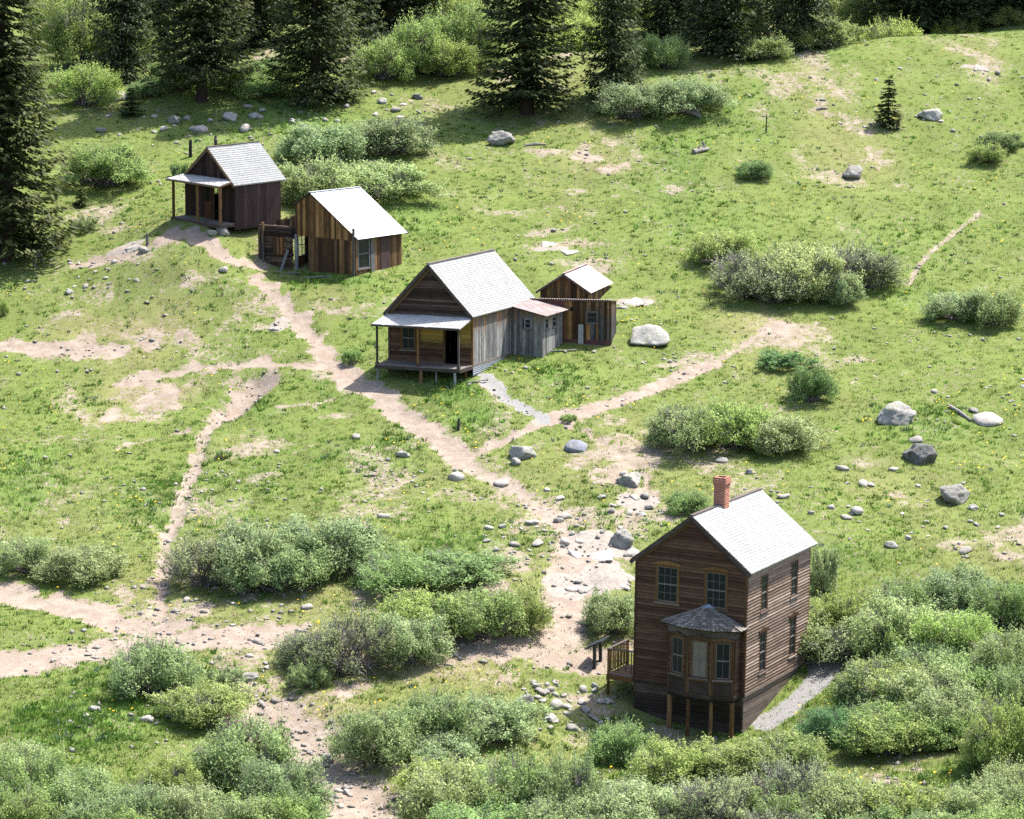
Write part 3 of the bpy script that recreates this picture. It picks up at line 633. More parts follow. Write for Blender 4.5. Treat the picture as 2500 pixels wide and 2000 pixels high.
# ------------------------------------------------------------------ the tall two-storey house
def build_house():
    b=HOUSE; W,D,H,Rr=b['W'],b['D'],b['H'],b['Rr']; h=W/2; r=root_of('tall_wooden_house',b)
    tag(r,'tall two-storey brown clapboard house with bay window and brick chimney','house')
    fw=Wall((0,0,0),(1,0,0),(0,-1,0)); rw=Wall((h,0,0),(0,1,0),(1,0,0)); lw=Wall((-h,D,0),(0,-1,0),(-1,0,0)); kw=Wall((0,D,0),(-1,0,0),(0,1,0))
    lo=lambda z:-h if z<H else -h*(1-(z-H)/Rr); hi=lambda z:-lo(z)
    gable=[(-h,0),(h,0),(h,H),(0,H+Rr),(-h,H)]
    f=backing('front_wall',fw,gable,-.02,.1,M['inside'],r); k=backing('back_wall',kw,gable,-.02,.1,M['inside'],r)
    rs=backing('side_wall',rw,[(.13,0),(D-.13,0),(D-.13,H),(.13,H)],-.02,.1,M['inside'],r); ls=backing('side_wall',lw,[(.13,0),(D-.13,0),(D-.13,H),(.13,H)],-.02,.1,M['inside'],r)
    wf=[(-1.62,-.52,3.5,5.12),(.62,1.70,3.5,5.12)]; ws=[(1.40,2.20,.58,2.36),(4.72,5.52,.58,2.36),(1.40,2.20,3.22,4.85),(4.72,5.52,3.22,4.85)]
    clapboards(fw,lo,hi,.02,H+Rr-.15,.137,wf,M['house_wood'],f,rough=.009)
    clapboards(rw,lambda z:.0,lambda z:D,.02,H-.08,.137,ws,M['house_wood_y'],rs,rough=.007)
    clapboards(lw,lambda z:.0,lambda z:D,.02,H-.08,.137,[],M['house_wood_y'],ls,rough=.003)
    clapboards(kw,lo,hi,.02,H+Rr-.15,.137,[],M['house_wood'],k,rough=.003)
    for a in wf: window(r,fw,*a,3,4,hood=True,cm=M['trim_orange'],casing=.095)
    for a in ws: window(r,rw,*a,2,4,hood=a[2]<2,cm=M['trim'],casing=.1)
    for (x,y) in ((-h-.02,-.02),(h+.02,-.02),(h+.02,D+.02),(-h-.02,D+.02)):
        sx=1 if x>0 else -1; sy=1 if y>0 else -1
        boxes('corner_board',[(x-.075 if sx>0 else x-.03,x+.03 if sx>0 else x+.075,y-.03 if sy<0 else y-.075,y+.075 if sy<0 else y+.03,-.02,H-.02)],M['trim'],r)
    # water table, foundation
    prism('water_table',fw,[(-h-.06,-.1),(h+.06,-.1),(h+.06,.02),(-h-.06,.02)],-.02,.062,M['foundation'],r)
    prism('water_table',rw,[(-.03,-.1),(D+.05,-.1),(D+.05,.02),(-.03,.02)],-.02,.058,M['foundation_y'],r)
    fb=backing('foundation_wall',fw,[(-h+.02,-2.3),(h-.02,-2.3),(h-.02,-.1),(-h+.02,-.1)],-.06,.1,M['inside'],r)
    sb=backing('foundation_wall',rw,[(.2,-2.3),(D,-1.2),(D,-.1),(.2,-.1)],-.06,.1,M['inside'],r)
    z=-.12
    while z>-2.2:
        hgt=random.uniform(.2,.27)
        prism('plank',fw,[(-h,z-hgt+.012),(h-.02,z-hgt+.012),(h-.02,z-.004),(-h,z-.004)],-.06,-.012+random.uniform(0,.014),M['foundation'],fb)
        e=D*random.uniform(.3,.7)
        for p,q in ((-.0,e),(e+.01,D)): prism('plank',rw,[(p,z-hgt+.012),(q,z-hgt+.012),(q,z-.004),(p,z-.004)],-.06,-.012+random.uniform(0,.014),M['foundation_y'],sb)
        z-=hgt
    # roof
    sl=Rr/h; os_,of,ob=.24,.16,.36; ze=H-os_*sl; th=.09; up=.07
    for sx in (1,-1):
        EF=(sx*(h+os_),-of,ze+up); EB=(sx*(h+os_),D+ob,ze+up); RB=(0,D+ob,H+Rr+up); RF=(0,-of,H+Rr+up)
        rf=slab('roof',[EF,EB,RB,RF],th,M['shingle'],r); shingles(rf,EF,EB,RB,RF,M['shingle'],.14,.15)
        beam('rake_board',(sx*(h+os_-.01),-of-.012,ze+up-.1),(0,-of-.012,H+Rr+up-.1),.022,.17,M['fascia'],r,up=(0,-1,0.0001) if False else (0,0,1))
        beam('rake_trim',(sx*(h+.02),-.048,H-.16),(0,-.048,H+Rr-.16),.03,.16,M['trim'],r)
    beam('ridge_cap',(0,-of,H+Rr+up+.03),(0,D+ob,H+Rr+up+.03),.2,.035,M['fascia'],r)
    # brick chimney straddling the ridge
    cx,cy,cs=0.0,2.95,.255; zt=H+Rr+1.27; zb=H+Rr-.5
    ch=box('chimney',(cx-cs+.012,cx+cs-.012,cy-cs+.012,cy+cs-.012,zb,zt-.03),M['mortar'],r)
    V=[];F=[];T=[]; z=zb; row=0
    while z<zt:
        fl=.0 if z<zt-.42 else (.02 if z<zt-.34 else (.042 if z<zt-.1 else .02)); c=cs+fl; L=.205
        for side in range(4):
            s=-c+(0 if row%2 else -.1)
            while s<c-.01:
                a,e=max(s,-c),min(s+L-.012,c)
                if e-a>.03:
                    j=random.uniform(0,.004); d0,d1=c-.09,c+j
                    pts=[(a,d0),(e,d0),(e,d1),(a,d1)]; kk=len(V); rot=[(1,0,0,1),(0,1,-1,0),(-1,0,0,-1),(0,-1,1,0)][side]
                    for zz in (z,z+.062):
                        for p,q in pts: V.append((cx+rot[0]*p+rot[1]*q,cy+rot[2]*p+rot[3]*q,zz))
                    F+=[tuple(i+kk for i in fz) for fz in BOXF]; T+=[random.random()]*8
                s+=L
        z+=.074; row+=1
    bo=np_obj('bricks',np.array(V),np.array(F),M['brick'],ch,attr={'tint':np.array(T)}); bo['kind']='stuff'
    boxes('chimney_opening',[(cx-.17,cx+.17,cy-.17,cy+.17,zt-.03,zt-.006)],M['inside'],ch)
    slab('flashing',[(.0,cy-cs-.09,H+Rr+up+.035),(.34,cy-cs-.09,H+Rr+up+.035-.34*sl),(.34,cy+cs+.05,H+Rr+up+.035-.34*sl),(0,cy+cs+.05,H+Rr+up+.035)],.012,M['flash'],r)
    # bay window on posts
    P=[(-.7,0),(-.7,-.6),(.35,-.95),(1.45,-.95),(2.3,-.6),(2.3,0)]; z0,z1=-.16,2.82
    bay=empty('bay_window'); bay.parent=r
    bay_in=[]
    for i in range(5):
        p,q=Vector((*P[i],0)),Vector((*P[i+1],0)); A=(q-p); L=A.length; A.normalize(); N=Vector((A.y,-A.x,0)); w=Wall(p,A,N)
        f_=backing('bay_wall',w,[(0,z0),(L,z0),(L,z1),(0,z1)],-.012,.05,M['inside'],bay)
        if i in (1,2,3):
            m=L/2; ww=.38 if i!=2 else .42; op=(m-ww,m+ww,.72,2.36)
            window(f_,w,*op,2,2,mid=1.52,cm=M['trim'],casing=.09,hood=True,board=None,glass=M['blind'] if i==2 else M['glass'])
            clapboards(w,lambda z:.05,lambda z,L=L:L-.05,.68,2.44,.125,[op],M['house_wood'],f_,out=.03)
            wbox('apron_panel',w,.09,L-.09,.02,.58,-.012,.014,M['foundation'],f_)
            wboxes('apron_frame',w,[(.0,L,.58,.66,-.012,.06),(.0,.09,.02,.58,-.012,.03),(L-.09,L,.02,.58,-.012,.03)],M['trim'],f_)
        else:
            clapboards(w,lambda z:.02,lambda z,L=L:L-.02,.02,2.44,.125,[],M['house_wood'],f_,out=.03)
        wboxes('moulding',w,[(-.02,L+.02,-.06,.02,-.012,.07),(-.01,L+.01,-.16,-.06,-.012,.035)],M['foundation'],f_)
        wboxes('cornice',w,[(-.01,L+.01,2.44,2.72,-.012,.03),(-.05,L+.05,2.72,2.80,-.012,.16)],M['fascia'],f_)
        wboxes('corner_strip',w,[(0,.05,.66,2.44,-.012,.045),(L-.05,L,.66,2.44,-.012,.045)],M['trim'],f_)
    mesh_obj('bay_floor',[(x,y,z0) for x,y in P]+[(x,y,z0-.1) for x,y in P],[tuple(range(6)),tuple(range(6,12))[::-1]]+[(i,(i+1)%6,6+(i+1)%6,6+i) for i in range(6)],M['inside'],bay)
    # bay roof: six fan slopes of single shingles meeting under a zinc cap
    ap=Vector((.83,0.0,3.62)); E=[(-1.12,0),(-1.0,-.72),(.27,-1.27),(1.55,-1.27),(2.62,-.74),(2.66,0)]
    core=mesh_obj('bay_roof',[(x,y,2.80) for x,y in E]+[tuple(ap-Vector((0,0,.03)))],[(i,i+1,6) for i in range(5)]+[(5,4,3,2,1,0)],M['inside'],r)
    ws_=[]
    for i in range(5):
        a=Vector((*E[i],2.83)); c=Vector((*E[i+1],2.83)); n=(c-a).cross(ap-a).normalized(); n=n if n.z>0 else -n
        nc=9
        for k in range(nc):
            t0=k/nc*.93; t1=min((k+1.3)/nc*.93,.97); l0,r0=a.lerp(ap,t0),c.lerp(ap,t0); l1,r1=a.lerp(ap,t1),c.lerp(ap,t1)
            m=max(1,int((r0-l0).length/.17)); cutp=[0]+[ (j+random.uniform(-.2,.2))/m for j in range(1,m)]+[1]
            for j in range(m):
                u0,u1=cutp[j]+.012,cutp[j+1]-.012; o=.024+random.uniform(0,.012)
                V=[l0.lerp(r0,u0),l0.lerp(r0,u1),l0.lerp(r0,u1)+n*o,l0.lerp(r0,u0)+n*o,l1.lerp(r1,u1)+n*.004,l1.lerp(r1,u0)+n*.004]
                mesh_obj('shingle',V,[(0,1,2,3),(3,2,4,5),(1,4,2),(0,3,5),(0,5,4,1)],M['shingle_bay'],core)
        if i>0: beam('hip_cap',a+Vector((0,0,.045)),ap+Vector((0,0,.02)),.085,.03,M['shingle_bay'],core)
    mesh_obj('zinc_cap',[tuple(ap+Vector((0,0,.06)))]+[tuple(ap.lerp(Vector((*e,2.83)),.17)+Vector((0,0,.05))) for e in E],[(0,i+1,i+2) for i in range(5)],M['flash'],core)
    for (x,y,rad) in ((-.62,-.5,.11),(.38,-.84,.085),(1.42,-.84,.075),(2.22,-.5,.095)):
        tube('bay_post',[(x,y,z0-.1),(x+.01,y-.01,-1.0),(x-.015,y-.02,-2.35)],[rad,rad*1.03,rad*1.05],M['post'],r,9,.04)
    beam('brace',(-.62,-.5,-.5),(-.85,-.06,-1.1),.09,.06,M['post'],r)
    # side stoop with railing
    st=empty('side_stoop'); st.parent=r; dx0,dx1,dy0,dy1=-h-1.32,-h-.05,.12,2.1; zd=.02
    x=dx0
    for i in range(9):
        y=dy0+(dy1-dy0)*i/9; box('deck_board',(dx0,dx1,y+.006,y+(dy1-dy0)/9-.006,zd-.035,zd),M['deck'],st)
    boxes('rim_joist',[(dx0-.02,dx1,dy0-.06,dy0-.003,zd-.22,zd-.005),(dx0-.04,dx0-.003,dy0-.06,dy1,zd-.22,zd-.005)],M['trim_orange'],st)
    for (x,y) in ((dx0+.03,dy0),(dx0+.03,dy1-.1)):
        box('stoop_post',(x-.045,x+.045,y-.045,y+.045,-1.75,zd-.04),M['post'],st); box('rail_post',(x-.042,x+.042,y-.042,y+.042,zd,1.12),M['rail'],st)
    boxes('handrail',[(dx0-.03,dx1-.0,dy0-.06,dy0+.06,1.12,1.16)],M['deck'],st); boxes('handrail',[(dx0-.03,dx0+.09,dy0+.062,dy1,1.12,1.16)],M['deck_y'],st)
    boxes('bottom_rail',[(dx0+.075,dx1,dy0-.02,dy0+.02,.12,.16)],M['rail'],st); boxes('bottom_rail',[(dx0+.01,dx0+.05,dy0+.045,dy1-.15,.12,.16)],M['rail'],st)
    n=10
    for i in range(n): x=dx0+.12+(dx1-dx0-.16)*i/(n-1); box('baluster',(x-.02,x+.02,dy0-.018,dy0+.018,.162,1.118),M['rail'],st)
    for i in range(12): y=dy0+.13+(dy1-dy0-.36)*i/11; box('baluster',(dx0+.012,dx0+.048,y-.018,y+.018,.162,1.118),M['rail'],st)
    beam('knee_brace',(dx0+.03,dy0+.02,-1.35),(dx1+.05,dy0+.02,-.25),.07,.05,M['fascia'],st); beam('ledger',(dx0,dy0+.06,-1.2),(dx1+.2,dy0+.06,-1.2),.05,.04,M['rail'],st)
    return r
build_house()

def gable_fns(h,H,Rr): 
    lo=lambda z:-h if z<H else -h*(1-(z-H)/Rr)
    return lo,(lambda z:-lo(z)),(lambda a:H+Rr*(1-abs(a)/h))

# ------------------------------------------------------------------ porch cabin with lean-to
def build_cab3():
    b=CAB3; W,D,H,Rr=b['W'],b['D'],b['H'],b['Rr']; h=W/2; r=root_of('porch_cabin',b)
    tag(r,'weathered porch cabin with yellow paint remnants by its dark open doorway','cabin')
    fw=Wall((0,0,0),(1,0,0),(0,-1,0)); rw=Wall((h,0,0),(0,1,0),(1,0,0)); lw=Wall((-h,D,0),(0,-1,0),(-1,0,0)); kw=Wall((0,D,0),(-1,0,0),(0,1,0))
    lo,hi,rl=gable_fns(h,H,Rr); win=(-1.92,-.86,.66,2.12); door=(.93,1.72,0,2.08)
    fr=empty('front_wall'); fr.parent=r
    clapboards(fw,lo,hi,0,2.62,.115,[win,door],M['cab3_h'],fr,out=.026,rough=.003); clapboards(fw,lo,hi,2.62,H+Rr-.2,.15,[],M['cab3_gable'],fr,rough=.006)
    wboxes('lining',fw,[(-h+.05,win[0],0,2.75,-.09,-.02),(win[1],door[0],0,2.75,-.09,-.02),(door[1],h-.05,0,2.75,-.09,-.02),(win[0],win[1],0,.6,-.09,-.02),(win[0],door[1],2.14,2.75,-.09,-.021)],M['inside'],fr)
    backing('gable_lining',fw,[(-h+.1,2.75),(h-.1,2.75),(h-.1,H-.05),(0,H+Rr-.15),(-h+.1,H-.05)],-.022,.06,M['inside'],fr)
    window(r,fw,*win,2,2,cm=M['trim_orange'],casing=.14)
    wboxes('door_frame',fw,[(door[0]-.12,door[0],0,2.2,-.05,.05),(door[1],door[1]+.12,0,2.2,-.05,.05),(door[0],door[1],2.08,2.2,-.05,.05)],M['trim'],r)
    sw=empty('side_wall'); sw.parent=r; yj=5.45
    vboards(rw,0,D,lambda a:-.06 if a<yj else -.35,lambda a:H+.02,.17,[],M['grey'],sw,jit=.3)
    wbox('lining',rw,.02,D,-.1,H,-.05,-.006,M['inside'],sw)
    bk=empty('back_wall'); bk.parent=r; vboards(kw,-h,h,lambda a:-.2,lambda a:rl(a)-.03,.2,[],M['grey_plain'],bk)
    ls=empty('side_wall'); ls.parent=r; vboards(lw,0,D,lambda a:-.3,lambda a:H,.2,[],M['grey_plain'],ls)
    box('floor',(-h+.1,h-.1,.1,D-.1,-.08,-.02),M['inside'],r)
    for x in (-h,h): box('corner_board',(x-.06,x+.06,-.05,.045,-.03,H-.12),M['trim_orange'] if x>0 else M['fascia'],r)
    # rippled sheet skirt along the side
    corrugated('skirt_sheet',[(h+.045,0,-.62),(h+.045,0,-.07),(h+.045,5.4,-.07),(h+.045,5.4,-.40)],M['corr'],r,.11,.02)
    box('sill_board',(h+.004,h+.06,0,yj-.02,-.1,.05),M['deck_y'],r)
    sl=Rr/h; os_,of,ob=.2,.34,.3; ze=H-os_*sl; up=.07
    for sx in (1,-1):
        EF=(sx*(h+os_),-of,ze+up); EB=(sx*(h+os_),D+ob,ze+up); RB=(0,D+ob,H+Rr+up); RF=(0,-of,H+Rr+up)
        rf=slab('roof',[EF,EB,RB,RF],.08,M['shingle'],r); shingles(rf,EF,EB,RB,RF,M['shingle'],.15,.15)
        beam('rake_board',(sx*(h+os_-.01),-of-.012,ze+up-.1),(0,-of-.012,H+Rr+up-.1),.022,.17,M['fascia'],r)
        beam('gable_trim',(sx*(h-.02),-.05,H-.19),(0,-.05,H+Rr-.22),.03,.17,M['rake'],r)
    beam('ridge_cap',(0,-of,H+Rr+up+.03),(0,D+ob,H+Rr+up+.03),.24,.04,M['porch_shingle'] if False else M['deck_y'],r)
    # porch
    p=empty('porch'); p.parent=r; d=1.78
    for i in range(11):
        y=-d+ (d-.03)*i/11; box('deck_board',(-h-.04,h+.06,y+.004,y+(d-.03)/11-.004,-.05,-.012+random.uniform(0,.006)),M['deck'],p)
    boxes('porch_beam',[(-h-.02,h+.05,-d-.01,-d+.09,-.24,-.054)],M['fascia'],p); boxes('porch_beam',[(h-.06,h+.055,-d+.095,-.04,-.24,-.054)],M['fascia'],p); boxes('porch_beam',[(-h-.02,-h+.08,-d+.095,-.04,-.24,-.054)],M['fascia'],p)
    for x,m in ((-h+.06,M['fascia']),(.02,M['trim_orange']),(h-.07,M['fascia'])):
        box('porch_post',(x-.05,x+.05,-d+.02,-d+.12,-.012,2.22),m,p)
        boxes('post_base',[(x-.09,x+.09,-d-.02,-d+.16,-.01,.12)],M['fascia'],p)
    box('porch_plate',(-h-.1,h+.08,-d+.01,-d+.13,2.17,2.27),M['fascia'],p)
    for x,y,rad,zb in ((-h+.1,-d+.06,.07,-1.2),(.2,-d+.07,.09,-1.35),(1.05,-d+.3,.055,-1.35),(h-.3,-d+.06,.075,-1.35),(h-.3,-.3,.09,-1.0),(-h+.1,-.3,.09,-1.0)):
        tube('pier_post',[(x,y,-.25),(x+random.uniform(-.03,.03),y,zb)],[rad,rad*1.05],M['post'] if rad>.08 else M['grey_plain'],p,7,.06)
    EF=(-h-.17,-d-.22,2.28); EB=(h+.12,-d-.22,2.28); RB=(h+.06,-.03,2.68); RF=(-h-.1,-.03,2.68)
    rf=slab('porch_roof',[EF,EB,RB,RF],.05,M['porch_shingle'],p); shingles(rf,EF,EB,RB,RF,M['porch_shingle'],.15,.16,butt=.0005)
    beam('porch_fascia',(-h-.17,-d-.235,2.24),(h+.12,-d-.235,2.24),.02,.1,M['fascia'],p)
    box('porch_flashing',(-h-.05,h+.0,-.062,-.034,2.66,2.78),M['deck'],p)
    # lean-to behind
    l=empty('lean_to'); l.parent=r; a1=h+1.98; y0,y1=yj,8.55
    lf=Wall((h,y0,0),(1,0,0),(0,-1,0)); lr=Wall((a1,y0,0),(0,1,0),(1,0,0)); top=lambda a:2.80-.22*a
    w1=(.86,1.34,1.5,2.12)
    vboards(lf,.03,1.98,lambda a:-.25,lambda a:top(a),.16,[w1],M['grey'],l,jit=.3); window(l,lf,*w1,1,2,casing=.07,cm=M['grey_plain'],mid=1.82)
    w2=(.42,.95,1.45,2.1); w3=(1.5,2.1,1.45,2.1)
    vboards(lr,0,y1-y0,lambda a:-.15,lambda a:2.34,.17,[w2,w3],M['grey'],l,jit=.3)
    for w in (w2,w3): window(l,lr,*w,1,2,casing=.06,cm=M['grey_plain'],mid=1.8)
    box('lean_to_lining',(h+.05,a1-.06,y0+.1,y1,-.1,2.3),M['inside'],l)
    wbox('base_board',lf,.0,1.98,-.32,-.16,.03,.07,M['deck'],l); wbox('base_board',lr,-.05,1.2,-.3,-.14,.04,.075,M['deck_y'],l)
    corrugated('lean_to_roof',[(h-.05,y0-.28,2.86),(h-.05,y1+.2,2.95),(a1+.42,y1+.2,2.36),(a1+.42,y0-.28,2.33)],M['lean_metal'],l,.2,.03)
    return r
build_cab3()

# ------------------------------------------------------------------ flat-roofed board shed behind the lean-to and the gabled shed behind that
def build_sheds():
    c=bw(CAB3,4.55,8.75,0); r=empty('flat_roof_shed',(c.x,c.y,c.z-.05)); r.rotation_euler=(0,0,R(-10)); tag(r,'patched grey and brown board shed with boarded window and low tin roof','shed')
    a0,a1=-2.0,2.86; fw=Wall((0,0,0),(1,0,0),(0,-1,0)); rwll=Wall((a1,0,0),(0,1,0),(1,0,0)); top=lambda a:2.98; wn_=(1.38,2.12,1.6,2.3)
    wl=empty('front_wall'); wl.parent=r
    vboards(fw,a0,.06,lambda a:-.1,lambda a:2.92,.22,[],M['rust_red'],wl,name='rusted_panel',jit=.1,thick=.02)
    vboards(fw,.06,a1,lambda a:-.3,top,.19,[wn_],M['grey_dark'],wl,jit=.45,mats=[M['grey_dark']]*4+[M['barn_low']]*4+[M['barn']])
    window(r,fw,*wn_,1,2,casing=.09,cm=M['fascia'],sm_=M['fascia'],sill=True)
    wboxes('tin_patch',fw,[(.1,.92,-.2,.6,.05,.07),(1.36,2.84,-.2,.58,.05,.072)],M['rust_red'],r); wbox('patch_board',fw,.94,1.24,-.2,1.5,.05,.075,M['grey_plain'],r)
    prism('vent_hole',fw,[(.55+.13*math.cos(t*.785),2.42+.13*math.sin(t*.785)) for t in range(8)],.03,.056,M['inside'],r)
    sw=empty('side_wall'); sw.parent=r; vboards(rwll,0,2.3,lambda a:-.3,lambda a:2.94-.12*a,.2,[],M['grey_dark'],sw,jit=.3)
    box('shed_lining',(a0+.1,a1-.06,.06,2.2,-.1,2.6),M['inside'],r)
    corrugated('tin_roof',[(a0-.1,-.14,3.02),(a1+.14,-.14,3.0),(a1+.14,2.4,2.72),(a0-.1,2.4,2.72)],M['rust_metal'],r,.14,.02)
    tube('eave_pole',[(a0-.08,-.1,2.95),(.4,-.1,2.93),(a1+.12,-.1,2.92)],[.05,.05,.045],M['fascia'],r,7,.1)
    # gabled shed
    Yg=161.6; dx,dz=ray(880+1612/3.267,580+292/3.267); ox,oz=dx*Yg+.12,dz*Yg; rise=.98; Hh=2.9
    g=empty('gabled_shed',(ox,Yg,oz-rise-Hh)); g.rotation_euler=(R(.8),0,R(-17)); tag(g,'small gabled shed with pale tin roof rising behind the patched shed','shed')
    h=1.5; Dg=5.0; f2=Wall((0,0,0),(1,0,0),(0,-1,0)); r2=Wall((h,0,0),(0,1,0),(1,0,0)); l2=Wall((-h,Dg,0),(0,-1,0),(-1,0,0)); k2=Wall((0,Dg,0),(-1,0,0),(0,1,0))
    lo,hi,rl=gable_fns(h,Hh,rise)
    for nm,w,e0,e1,t in (('front_wall',f2,-h,h,lambda a:rl(a)-.02),('side_wall',r2,0,Dg,lambda a:Hh),('side_wall',l2,0,Dg,lambda a:Hh),('back_wall',k2,-h,h,lambda a:rl(a)-.02)):
        e=empty(nm); e.parent=g; vboards(w,e0,e1,lambda a:-.4,t,.2,[],M['barn'],e,mats=[M['barn'],M['barn_low'],M['grey_dark']] if nm=='side_wall' else [M['barn_low'],M['barn_low'],M['barn']])
    box('shed_lining',(-h+.06,h-.06,.06,Dg-.06,-.3,Hh-.05),M['inside'],g)
    sl=rise/h
    for sx in (1,-1):
        corrugated('roof',[(sx*(h+.25),-.2,Hh-.25*sl+.06),(sx*(h+.25),Dg+.2,Hh-.25*sl+.06),(0,Dg+.2,Hh+rise+.06),(0,-.2,Hh+rise+.06)],M['rust_metal'],g,.16,.014)
        beam('rake_board',(sx*(h+.25),-.2,Hh-.25*sl-.02),(0,-.2,Hh+rise-.02),.025,.12,M['fascia'],g)
    beam('ridge_cap',(0,-.2,Hh+rise+.09),(0,Dg+.2,Hh+rise+.09),.2,.02,M['rust_metal'],g)
build_sheds()

# ------------------------------------------------------------------ small dark cabin with porch
def build_cab1():
    b=CAB1; W,D,H,Rr=b['W'],b['D'],b['H'],b['Rr']; h=W/2; r=root_of('small_cabin',b)
    tag(r,'small dark stained cabin with narrow plank porch and silver shingle roof','cabin')
    fw=Wall((0,0,0),(1,0,0),(0,-1,0)); rw=Wall((h,0,0),(0,1,0),(1,0,0)); lw=Wall((-h,D,0),(0,-1,0),(-1,0,0)); kw=Wall((0,D,0),(-1,0,0),(0,1,0))
    lo,hi,rl=gable_fns(h,H,Rr); door=(.36,1.12,.2,2.35); win=(-.62,.12,1.35,2.3)
    (q0,z1k),(q1,z0k)=local_hit(b,400+785/6.39,320+835/6.39,None,-h),local_hit(b,400+895/6.39,320+955/6.39,None,-h); kwin=(max(.1,D-max(q0,q1)-.1),D-min(q0,q1)+.1,max(.9,z0k-.05),min(z1k+.15,2.6))
    for nm,w,e0,e1,t,ops,m in (('front_wall',fw,-h,h,lambda a:rl(a)-.03,[door,(-.62,.12,.2,2.35)],M['cab1']),('side_wall',rw,0,D,lambda a:H-.02,[],M['cab1_side']),('side_wall',lw,0,D,lambda a:H-.02,[kwin],M['cab1']),('back_wall',kw,-h,h,lambda a:rl(a)-.03,[],M['cab1'])):
        e=empty(nm); e.parent=r; vboards(w,e0,e1,lambda a:-.25,t,.26,ops,m,e,jit=.15,thick=.02)
    dl=wboxes('door',fw,[(-.62,.12,.2,1.3,-.02,.02),(-.62,-.5,1.3,2.35,-.02,.02),(0,.12,1.3,2.35,-.02,.02),(-.5,0,2.22,2.35,-.02,.02)],M['door'],r)
    for i in range(2): wbox('pane',fw,-.5+.25*i+.012,-.25+.25*i-.012,1.3,2.22,-.005,.004,M['glass'],dl)
    wboxes('door_frame',fw,[(.26,.36,.2,2.45,-.04,.05),(1.12,1.22,.2,2.45,-.04,.05),(.36,1.12,2.35,2.45,-.04,.05)],M['trim'],r)
    bwn=wboxes('window',lw,[(kwin[0],kwin[0]+.06,kwin[2],kwin[3],-.04,.03),(kwin[1]-.06,kwin[1],kwin[2],kwin[3],-.04,.03),(kwin[0],kwin[1],kwin[3],kwin[3]+.06,-.04,.03),(kwin[0],kwin[1],kwin[2]-.05,kwin[2],-.04,.03),((kwin[0]+kwin[1])/2-.02,(kwin[0]+kwin[1])/2+.02,kwin[2],kwin[3],-.02,.02)],M['trim'],r)
    for i in range(2): wbox('pane',lw,kwin[0]+.06+(kwin[1]-kwin[0]-.12)*i/2,kwin[0]+.06+(kwin[1]-kwin[0]-.12)*(i+1)/2,kwin[2],kwin[3],-.004,0,M['clear'],bwn)
    box('floor',(-h+.05,h-.05,.05,D-.05,.1,.19),M['inside'],r); box('ceiling',(-h+.05,h-.05,.05,D-.05,H-.1,H-.06),M['inside'],r)
    boxes('inner_lining',[(h-.06,h-.03,.06,D-.06,.2,H-.1)],M['inside'],r)
    for x in (-h,h): box('corner_board',(x-.05,x+.05,-.04,.04,-.2,H-.1),M['cab1'],r)
    sl=Rr/h; os_,of,ob=.22,.24,.3; ze=H-os_*sl; up=.06
    for sx in (1,-1):
        EF=(sx*(h+os_),-of,ze+up); EB=(sx*(h+os_),D+ob,ze+up); RB=(0,D+ob,H+Rr+up); RF=(0,-of,H+Rr+up)
        rf=slab('roof',[EF,EB,RB,RF],.06,M['shingle'],r); shingles(rf,EF,EB,RB,RF,M['shingle'],.17,.16)
        beam('rake_board',(sx*(h+os_-.01),-of-.012,ze+up-.09),(0,-of-.012,H+Rr+up-.09),.022,.15,M['rake'],r)
    beam('ridge_cap',(0,-of,H+Rr+up+.03),(0,D+ob,H+Rr+up+.03),.2,.03,M['deck_y'],r)
    tube('stove_pipe',[(-.45,.9,H+Rr-.5),(-.45,.9,H+Rr+.42)],[.11,.11],M['iron'],r,10); tube('pipe_cap',[(-.45,.9,H+Rr+.42),(-.45,.9,H+Rr+.47),(-.45,.9,H+Rr+.66)],[.15,.09,.07],M['iron'],r,10)
    p=empty('porch'); p.parent=r; d=1.28
    for i in range(8):
        y=-d+(d-.03)*i/8; box('deck_board',(-h-.02,h+.05,y+.004,y+(d-.03)/8-.004,.15,.19+random.uniform(0,.006)),M['deck'],p)
    boxes('porch_beam',[(-h,h+.04,-d-.01,-d+.08,-.02,.147),(h-.06,h+.04,-d+.085,-.05,-.02,.147)],M['fascia'],p)
    box('porch_footing',(-.1,1.0,-d+.02,-d+.3,-.7,-.022),M['stone_base'],p); box('porch_footing',(-h+.1,-.4,-d+.1,-d+.3,-.6,-.022),M['inside'],p); box('porch_footing',(h-.4,h,-d+.05,-d+.4,-.6,-.022),M['stone_base'],p)
    for x in (-h+.16,.14,h-.06): box('porch_post',(x-.065,x+.065,-d+.03,-d+.16,.19,2.62),M['post'],p)
    EF=(-h-.2,-d-.2,2.64); EB=(h+.12,-d-.2,2.64); RB=(h-.05,-.03,2.86); RF=(-h-.05,-.03,2.86)
    rf=slab('porch_roof',[EF,EB,RB,RF],.05,M['porch_shingle'],p); shingles(rf,EF,EB,RB,RF,M['porch_shingle'],.17,.17,butt=.0005)
    beam('porch_fascia',(-h-.2,-d-.215,2.59),(h+.12,-d-.215,2.59),.02,.1,M['rake'],p); beam('porch_fascia',(h+.12,-d-.2,2.58),(h-.04,-.04,2.79),.02,.09,M['rake'],p)
build_cab1()

